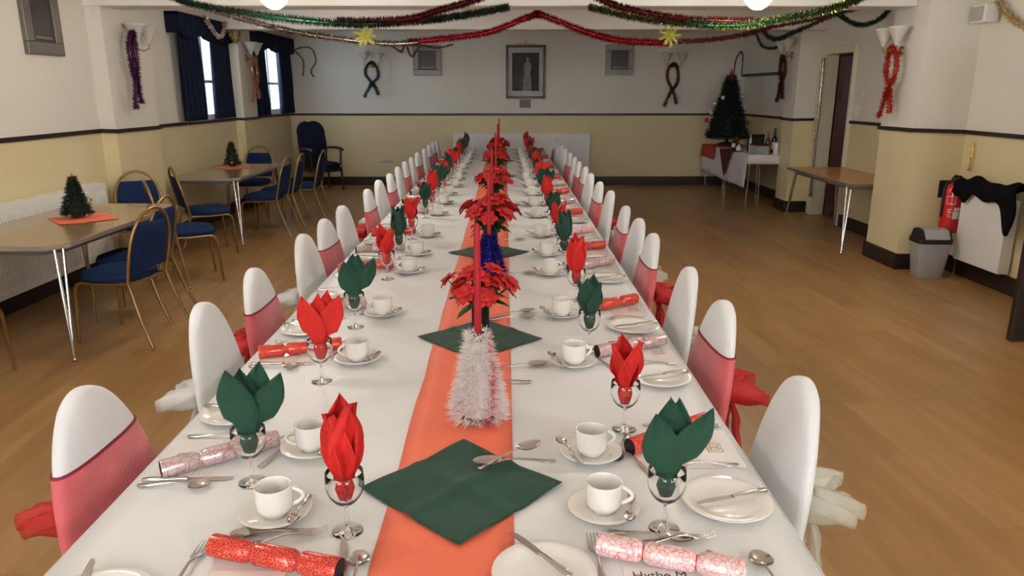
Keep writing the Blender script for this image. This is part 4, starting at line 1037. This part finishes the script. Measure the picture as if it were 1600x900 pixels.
def star(loc, seed, label):
    r = random.Random(seed); mb = MB(); st = random.getstate(); random.seed(seed)
    for k in range(9):
        a = 2 * pi * k / 9; e = Vector((cos(a) * .10, r.uniform(-.03, .03), sin(a) * .10)) * r.uniform(.8, 1.1)
        mb.tube([(0, 0, 0), e], .003, 5)
        for q in range(130):
            p = e * r.random(); d = Vector((r.uniform(-1, 1), r.uniform(-1, 1), r.uniform(-1, 1))).normalized() * .02; mb.blade(p, d * 1.3, .004)
    mb.tube([(0, 0, .08), (0, 0, .26)], .001, 4)
    o = mb.build('star_ornament', 'tin_yellow', fix=False); o.location = loc; random.setstate(st); tag(o, label, 'ornament')
star((-1.34, 7.45, 2.15), 1, 'spiky gold tinsel star hanging on the left garland')
star((1.57, 7.45, 2.16), 2, 'spiky gold tinsel star hanging on the right garland')

# ------------------------------------------------------------ ceiling lamps and added fill lights
def lamp(x, y, label, pw=1.0):
    root = thing('pendant_lamp', (x, y, 2.235))
    MB().lathe([(.0, 0), (.03, .0), (.065, .02), (.10, .06), (.115, .10), (.10, .14), (.05, .175), (.03, .19), (0, .19)], 28).build('lamp_shade', 'globe', root)
    MB().tube([(0, 0, .185), (0, 0, .515)], .008, 8).lathe([(0, .50), (.05, .495), (.05, .515), (0, .515)], 16).build('stem', 'brass', root)
    tag(root, label, 'lamp', 'opal ceiling lamps')
    l = bpy.data.lights.new('lamp_light', 'POINT'); l.energy = LAMP_POWER * pw; l.color = LAMP_COL; l.shadow_soft_size = .11
    o = bpy.data.objects.new('lamp_light', l); o.location = (x, y, 2.12); COL.objects.link(o)
for a_ in ((-1.72, 5.9, 'opal glass ceiling lamp at the top left, in front of the near beam', .88), (1.89, 5.9, 'opal glass ceiling lamp at the top right, in front of the near beam', .80),
              (-1.72, 2.4, 'opal glass ceiling lamp above the near part of the left row, out of frame', .52), (1.89, 2.4, 'opal glass ceiling lamp above the near part of the right row, out of frame', .52),
              (-1.72, -1.2, 'opal glass ceiling lamp behind the camera on the left'), (1.89, -1.2, 'opal glass ceiling lamp behind the camera on the right')): lamp(*a_)
def flush(x, y, pw, label):  # added fill, hidden by the beams, to brighten the far bays
    root = thing('flush_fill_light', (x, y, ZC))
    MB().lathe([(0, -.07), (.10, -.066), (.15, -.045), (.165, -.012)], 28).build('diffuser', 'globe', root)
    MB().lathe([(.165, -.014), (.172, -.012), (.172, 0), (0, 0)], 28).build('ceiling_plate', 'brass', root)
    tag(root, label, 'lamp', 'added flush fill lights')
    l = bpy.data.lights.new('lamp_light', 'POINT'); l.energy = LAMP_POWER * pw; l.color = LAMP_COL; l.shadow_soft_size = .12
    o = bpy.data.objects.new('lamp_light', l); o.location = (x, y, ZC - .19); COL.objects.link(o)
flush(-1.9, 8.8, .34, 'flush fill light added unseen between the two beams, left'); flush(1.9, 8.8, .10, 'flush fill light added unseen between the two beams, right')
flush(-.1, 12.0, .02, 'flush fill light added unseen beyond the far beam')

# ------------------------------------------------------------ radiators, vents, picture
def radiator(loc, rz, L_, h, label, depth=.10, ribs=True, top='rad_white'):
    root = thing('radiator', loc, rz)           # local x along the wall, wall at y=0, faces -y
    MB().box(-L_ / 2, L_ / 2, -depth, -depth + .02, .0, h).build('front_panel', 'rad_white', root, bevel=.008)
    if ribs:
        mb = MB(); n = int(L_ / .035)
        for k in range(n):
            x = -L_ / 2 + .03 + k * (L_ - .06) / (n - 1); mb.box(x - .008, x + .008, -depth - .006, -depth, .04, h - .06)
        mb.build('convector_ribs', 'rad_white', root)
    MB().box(-L_ / 2, L_ / 2, -.045, -.025, .0, h - .01).build('rear_panel', 'rad_white', root, bevel=.006)
    MB().box(-L_ / 2, L_ / 2, -depth + .001, -.02, h - .006, h + .012).build('top_grille', 'rad_white', root, bevel=.003)
    for s_ in (-1, 1):
        MB().box(s_ * L_ / 2 - .006, s_ * L_ / 2 + .006, -depth + .003, -.022, .0, h).build('side_panel', 'rad_white', root, bevel=.003)
    MB().box(-L_ * .4, -L_ * .4 + .03, -.026, 0.0, .1, h - .1).box(L_ * .4 - .03, L_ * .4, -.026, 0.0, .1, h - .1).build('bracket', 'rad_white', root)
    MB().tube([(-L_ / 2 - .02, -.06, .03), (-L_ / 2 - .05, -.06, .03), (-L_ / 2 - .05, -.06, -loc[2] + .002)], .008, 8).build('pipe', 'chrome', root)
    MB().lathe([(0, 0), (.018, 0), (.020, .05), (.014, .065), (0, .067)], 14, c=(-L_ / 2 - .05, -.06, .03)).build('valve', 'rad_white', root)
    return tag(root, label, 'radiator')
radiator((XL, 5.55, .17), R(90), 2.55, .655, 'long white ribbed radiator on the left wall beside the near side table', .15)
radiator((XR, 6.28, .17), R(-90) , .62, .60, 'white radiator with a black coat over it on the right wall', .12, False)
radiator((.285, YB, .15), 0, 2.42, .76, 'wide white radiator on the back wall behind the table end', .12, False)

def vent(loc, rz, wd, h, label):
    root = thing('air_vent', loc, rz)
    t = .10 * wd / .5
    MB().box(-wd / 2, wd / 2, -.04, 0, -h / 2, -h / 2 + t).box(-wd / 2, wd / 2, -.04, 0, h / 2 - t, h / 2).box(-wd / 2, -wd / 2 + t, -.04, 0, -h / 2 + t, h / 2 - t).box(wd / 2 - t, wd / 2, -.04, 0, -h / 2 + t, h / 2 - t).build('vent_frame', 'grey_metal', root, bevel=.006)
    MB().box(-wd / 2 + t, wd / 2 - t, -.02, -.012, -h / 2 + t, h / 2 - t).build('vent_panel', 'vent_dark', root)
    MB().box(-wd / 2 + t * 1.3, wd / 2 - t * 1.3, -.027, -.021, -h / 2 + t * 1.25, -h / 2 + t * 1.45).build('catch', 'grey_metal', root)
    return tag(root, label, 'vent')
vent((XL, 6.43, 2.24), R(90), .50, .62, 'grey metal framed air vent high on the near left wall')
vent((-1.36, YB, 2.16), 0, .49, .51, 'square grey metal air vent on the back wall, left of the picture')
vent((1.985, YB, 2.165), 0, .49, .51, 'square grey metal air vent on the back wall, right of the picture')

root = thing('framed_picture', (.35, YB, 1.966))
w2, h2 = .345, .45
MB().box(-w2, w2, -.035, -.0, -h2, -h2 + .042).box(-w2, w2, -.035, 0, h2 - .042, h2).box(-w2, -w2 + .042, -.035, 0, -h2, h2).box(w2 - .042, w2, -.035, 0, -h2, h2).build('picture_frame', 'frame_dark', root, bevel=.005)
MB().box(-w2 + .03, w2 - .03, -.015, -.005, -h2 + .03, h2 - .03).build('mount', 'picture_mat', root)
MB().box(-.235, .235, -.017, -.0155, -.32, .32).build('photograph', 'photo', root)
fig = MB(); T = Matrix(((1, 0, 0, .03), (0, 0, -1, -.0172), (0, 1, 0, 0), (0, 0, 0, 1)))
fig.prism([(-.085, -.319), (.075, -.319), (.065, -.12), (.05, -.02), (.07, .06), (.062, .14), (.03, .165), (.026, .19), (.03, .225), (.005, .25), (-.022, .225), (-.018, .19), (-.022, .165), (-.055, .14), (-.065, .05), (-.045, -.02), (-.07, -.14)], 0, .0006, T=T)
fig.build('pale_figure', 'photo_pale', root)
MB().tube([(0, -.03, h2), (0, -.08, h2 + .06), (0, -.10, h2 + .02)], .006, 8).tube([(-.17, -.10, h2 + .0), (.17, -.10, h2 + .0)], .014, 12).build('picture_light', 'brass', root)
tag(root, 'black-framed faded portrait photograph with a pale standing figure on the back wall', 'picture')
root = thing('plaque', (.345, YB, 1.428)); MB().box(-.10, .10, -.015, 0, -.07, .07).build('board', 'dark_wood', root, bevel=.004); MB().box(-.085, .085, -.018, -.015, -.055, .055).build('plate', 'plaque', root)
tag(root, 'small brown wooden plaque below the framed picture', 'plaque')
mb = MB().box(-2.25, -2.02, YB - .012, YB, .40, .43); tag(mb.build('wall_grille', 'socket', bevel=.003), 'narrow grey grille low on the back wall right of the armchair', 'grille')
root = thing('light_switch', (XR, 9.08, 1.42)); MB().box(-.012, 0, -.06, .06, -.065, .065).build('plate', 'switch', root, bevel=.003); MB().box(-.018, -.012, -.008, .008, -.014, .014).build('rocker', 'switch', root)
tag(root, 'white light switch on the wall just right of the doorway', 'switch')
root = thing('light_switch', (XR, 8.98, 1.62)); MB().box(-.010, 0, -.03, .03, -.035, .035).build('plate', 'switch', root, bevel=.003); MB().box(-.014, -.010, -.006, .006, -.01, .01).build('rocker', 'switch', root)
tag(root, 'small white control above the light switch near the doorway', 'switch')
root = thing('wall_speaker', (XR - .005, 6.72, 2.285), R(-90))
MB().box(-.10, .10, -.15, -.02, -.075, .075).build('speaker_cabinet', 'switch', root, bevel=.012); MB().box(-.085, .085, -.156, -.150, -.06, .06).build('speaker_grille', 'bin_grey', root, bevel=.003); MB().box(-.02, .02, -.022, 0.0, -.03, .03).build('bracket', 'switch', root)
tag(root, 'small off-white wall speaker high on the right wall past the pier', 'speaker')
# door garland
garland('tinsel_garland', [(XR - .05, 10.09, 2.06), (XR - .05, 10.08, 1.5), (XR - .05, 10.085, .9), (XR - .05, 10.08, .25)], .03, 1200, ['tin_silver', 'tin_dark'], 'silver tinsel strip running down the side of the doorway', seed=21)
garland('tinsel_loop', [(XR - .03, 6.70, 1.20), (XR - .03, 6.69, 1.05), (XR - .03, 6.70, .95)], .018, 150, ['tin_gold', 'tin_red'], 'short red and gold tinsel scrap on the cream wall above the extinguisher', seed=22)

# ------------------------------------------------------------ armchair by the back wall
root = thing('armchair', (-3.12, 12.72, 0), R(222))
rings = []
for k in range(22):
    z = .46 + .70 * k / 21; t = k / 21; hw = .23 + .035 * sin(pi * min(1, t * 1.1)) if t < .7 else .26 * math.sqrt(max(.03, 1 - ((t - .7) / .315) ** 2.3))
    y = -.22 - .12 * t; ring = []
    for j in range(28):
        a = 2 * pi * j / 28; c, q = cos(a), sin(a)
        ring.append((hw * math.copysign(abs(c) ** .7, c), y + .045 * q, z - (.030 * math.exp(-(c * hw / .07) ** 2) if t > .9 else 0)))
    rings.append(ring)
MB().loft(rings).build('backrest', 'curtain', root)
rings = []
for z, s_ in ((.36, .95), (.38, 1), (.45, 1), (.475, .92), (.485, .7)):
    rings.append([(.255 * s_ * math.copysign(abs(cos(2 * pi * j / 28)) ** .5, cos(2 * pi * j / 28)), .02 + .25 * s_ * math.copysign(abs(sin(2 * pi * j / 28)) ** .5, sin(2 * pi * j / 28)), z) for j in range(28)])
MB().loft(rings).build('seat', 'curtain', root)
for s_ in (-1, 1):
    MB().tube([(s_ * .27, -.25, .70), (s_ * .285, 0, .715), (s_ * .285, .20, .70), (s_ * .28, .25, .685)], [.018, .022, .024, .018], 10).tube([(s_ * .285, .17, .70), (s_ * .27, .16, .42)], .018, 10).build('armrest', 'dark_wood', root)
    for sy in (-.22, .21):
        MB().tube([(s_ * .25, sy, .40), (s_ * .262, sy * 1.12, .003)], [.022, .015], 10).build('leg', 'dark_wood', root)
MB().box(-.25, .25, .225, .25, .33, .39).box(-.25, .25, -.23, -.205, .33, .39).box(-.262, -.24, -.22, .24, .33, .39).box(.24, .262, -.22, .24, .33, .39).build('seat_rail', 'dark_wood', root, bevel=.004)
tag(root, 'dark high-backed armchair with wooden arms standing in the left back corner', 'armchair')

# ------------------------------------------------------------ right side objects
root = thing('fire_extinguisher', (4.085, 6.745, .385))
MB().lathe([(0, 0), (.072, 0), (.078, .01), (.079, .03), (.079, .36), (.072, .40), (.05, .43), (.025, .445), (.022, .46), (0, .46)], 32).build('cylinder', 'red_ext', root)
MB().lathe([(.022, .44), (.024, .48), (.018, .50), (0, .50)], 16).box(-.012, .012, -.075, .02, .49, .502).box(-.010, .010, -.09, .0, .515, .525).build('valve_lever', 'black_plastic', root)
MB().tube([(-.02, 0, .47), (-.075, -.01, .45), (-.088, -.01, .38), (-.088, -.01, .14)], .010, 8).build('hose', 'black_plastic', root)
def arc_patch(a0, a1, z0, z1, r=.0797):
    return MB().grid(lambda u, v: (r * cos(a0 + (a1 - a0) * u), r * sin(a0 + (a1 - a0) * u), z0 + (z1 - z0) * v), 10, 2)
arc_patch(R(-105), R(-55), .13, .20).grid(lambda u, v: (.0797 * cos(R(-100 + 45 * u)), .0797 * sin(R(-100 + 45 * u)), .205 + .03 * v), 10, 1).build('instruction_label', 'white_label', root)
fr = MB()
for a0, a1, z0, z1 in ((-150, -95, .335, .340), (-150, -95, .265, .270), (-150, -147, .265, .34), (-98, -95, .265, .34), (-140, -110, .215, .220), (-140, -118, .20, .205), (-140, -112, .185, .19), (-140, -120, .165, .17), (-135, -112, .145, .15)):
    fr.grid(lambda u, v: (.0797 * cos(R(a0 + (a1 - a0) * u)), .0797 * sin(R(a0 + (a1 - a0) * u)), z0 + (z1 - z0) * v), 6, 1)
fr.build('printed_text', 'white_label', root)
MB().box(-.03, .03, .05, .138, .36, .40).box(-.06, .06, .130, .139, .30, .46).build('wall_bracket', 'black_plastic', root)
tag(root, 'red fire extinguisher with white label hung on the cream pier by the radiator', 'fire extinguisher')

root = thing('pedal_bin', (3.86, 6.60, 0), R(-4))
def sq(h, z, rr=.25):
    return [(h * math.copysign(abs(cos(2 * pi * j / 32)) ** .28, cos(2 * pi * j / 32)), h * .82 * math.copysign(abs(sin(2 * pi * j / 32)) ** .28, sin(2 * pi * j / 32)), z) for j in range(32)]
MB().loft([sq(.105, 0), sq(.11, .006), sq(.145, .32), sq(.146, .325)]).build('bin_body', 'bin_grey', root)
MB().loft([sq(.150, .318), sq(.153, .325), sq(.150, .36), sq(.125, .36)]).build('rim', 'black_plastic', root)
lid = MB(); pr = [(-.118, .355), (.118, .355), (.085, .43), (.02, .447), (-.06, .44)]
T = Matrix(((0, 0, 1, 0), (1, 0, 0, 0), (0, 1, 0, 0), (0, 0, 0, 1)))
lid.prism([(y, z) for y, z in pr], -.10, .12, T=T); lid.build('swing_lid', 'bin_grey', root, bevel=.006)
MB().prism([(y * 1.05, z + .002) for y, z in pr], -.125, -.101, T=T).build('lid_side', 'black_plastic', root, bevel=.004)
MB().prism([(y * 1.05, z + .002) for y, z in pr], .121, .132, T=T).build('lid_side', 'black_plastic', root, bevel=.004)
tag(root, 'grey plastic swing-top bin with black rim standing by the cream pier', 'bin')
for o_ in [o for o in bpy.data.objects if o.name.startswith('pedal_bin')]: o_.name = 'swing_bin'

# coat draped over the radiator
def coat(u, v):
    y = 5.86 + .90 * u + .03 * sin(v * 7)
    fold = .010 * sin(u * 21 + v * 4) + .008 * sin(u * 9 - v * 7)
    hang = .060 + .10 * math.exp(-((u - .70) / .08) ** 2) + .28 * math.exp(-((u - .02) / .12) ** 2) + .012 * sin(u * 17)
    if v < .35: # over the top, from the wall side
        t = v / .35; return (4.175 - .115 * t, y, .825 + .075 * sin(pi * t) + .025 * sin(u * 11 + 1) + fold)
    t = (v - .35) / .65
    return (4.058 - .010 * sin(pi * t) + fold * .5, y,   .825 + .025 * sin(u * 11 + 1) - hang * t + fold * (1 - t))
MBc = MB().grid(coat, 60, 26)
sl = [(4.05, 6.86, .82), (4.03, 6.93, .84), (4.03, 6.90, .78), (4.035, 6.84, .72)]
tag(MBc.build('coat', 'black_cloth', solid=.014), 'black coat draped over the top of the right-hand radiator', 'coat')
# dark door standing open at the right photo edge
d2 = thing('door_2', (XR, 4.76, 0)); d2['kind'] = 'structure'
MB().box(-.79, -.015, -.022, .022, .008, 2.03).build('door_leaf', 'dark_trim', d2, bevel=.004)
MB().box(-.70, -.12, -.028, -.022, .15, .90).box(-.70, -.12, -.028, -.022, 1.05, 1.90).build('door_panel', 'dark_trim', d2, bevel=.003)
MB().lathe([(0, 0), (.022, .004), (.024, .03), (.01, .045), (.0, .05)], 16, T=Matrix.Translation((-.72, -.022, 1.0)) @ Matrix.Rotation(R(90), 4, 'X')).build('door_handle', 'brass', d2)
MB().box(-.016, 0, -.03, .03, .2, .3).box(-.016, 0, -.03, .03, 1.7, 1.8).build('hinge', 'brass', d2)
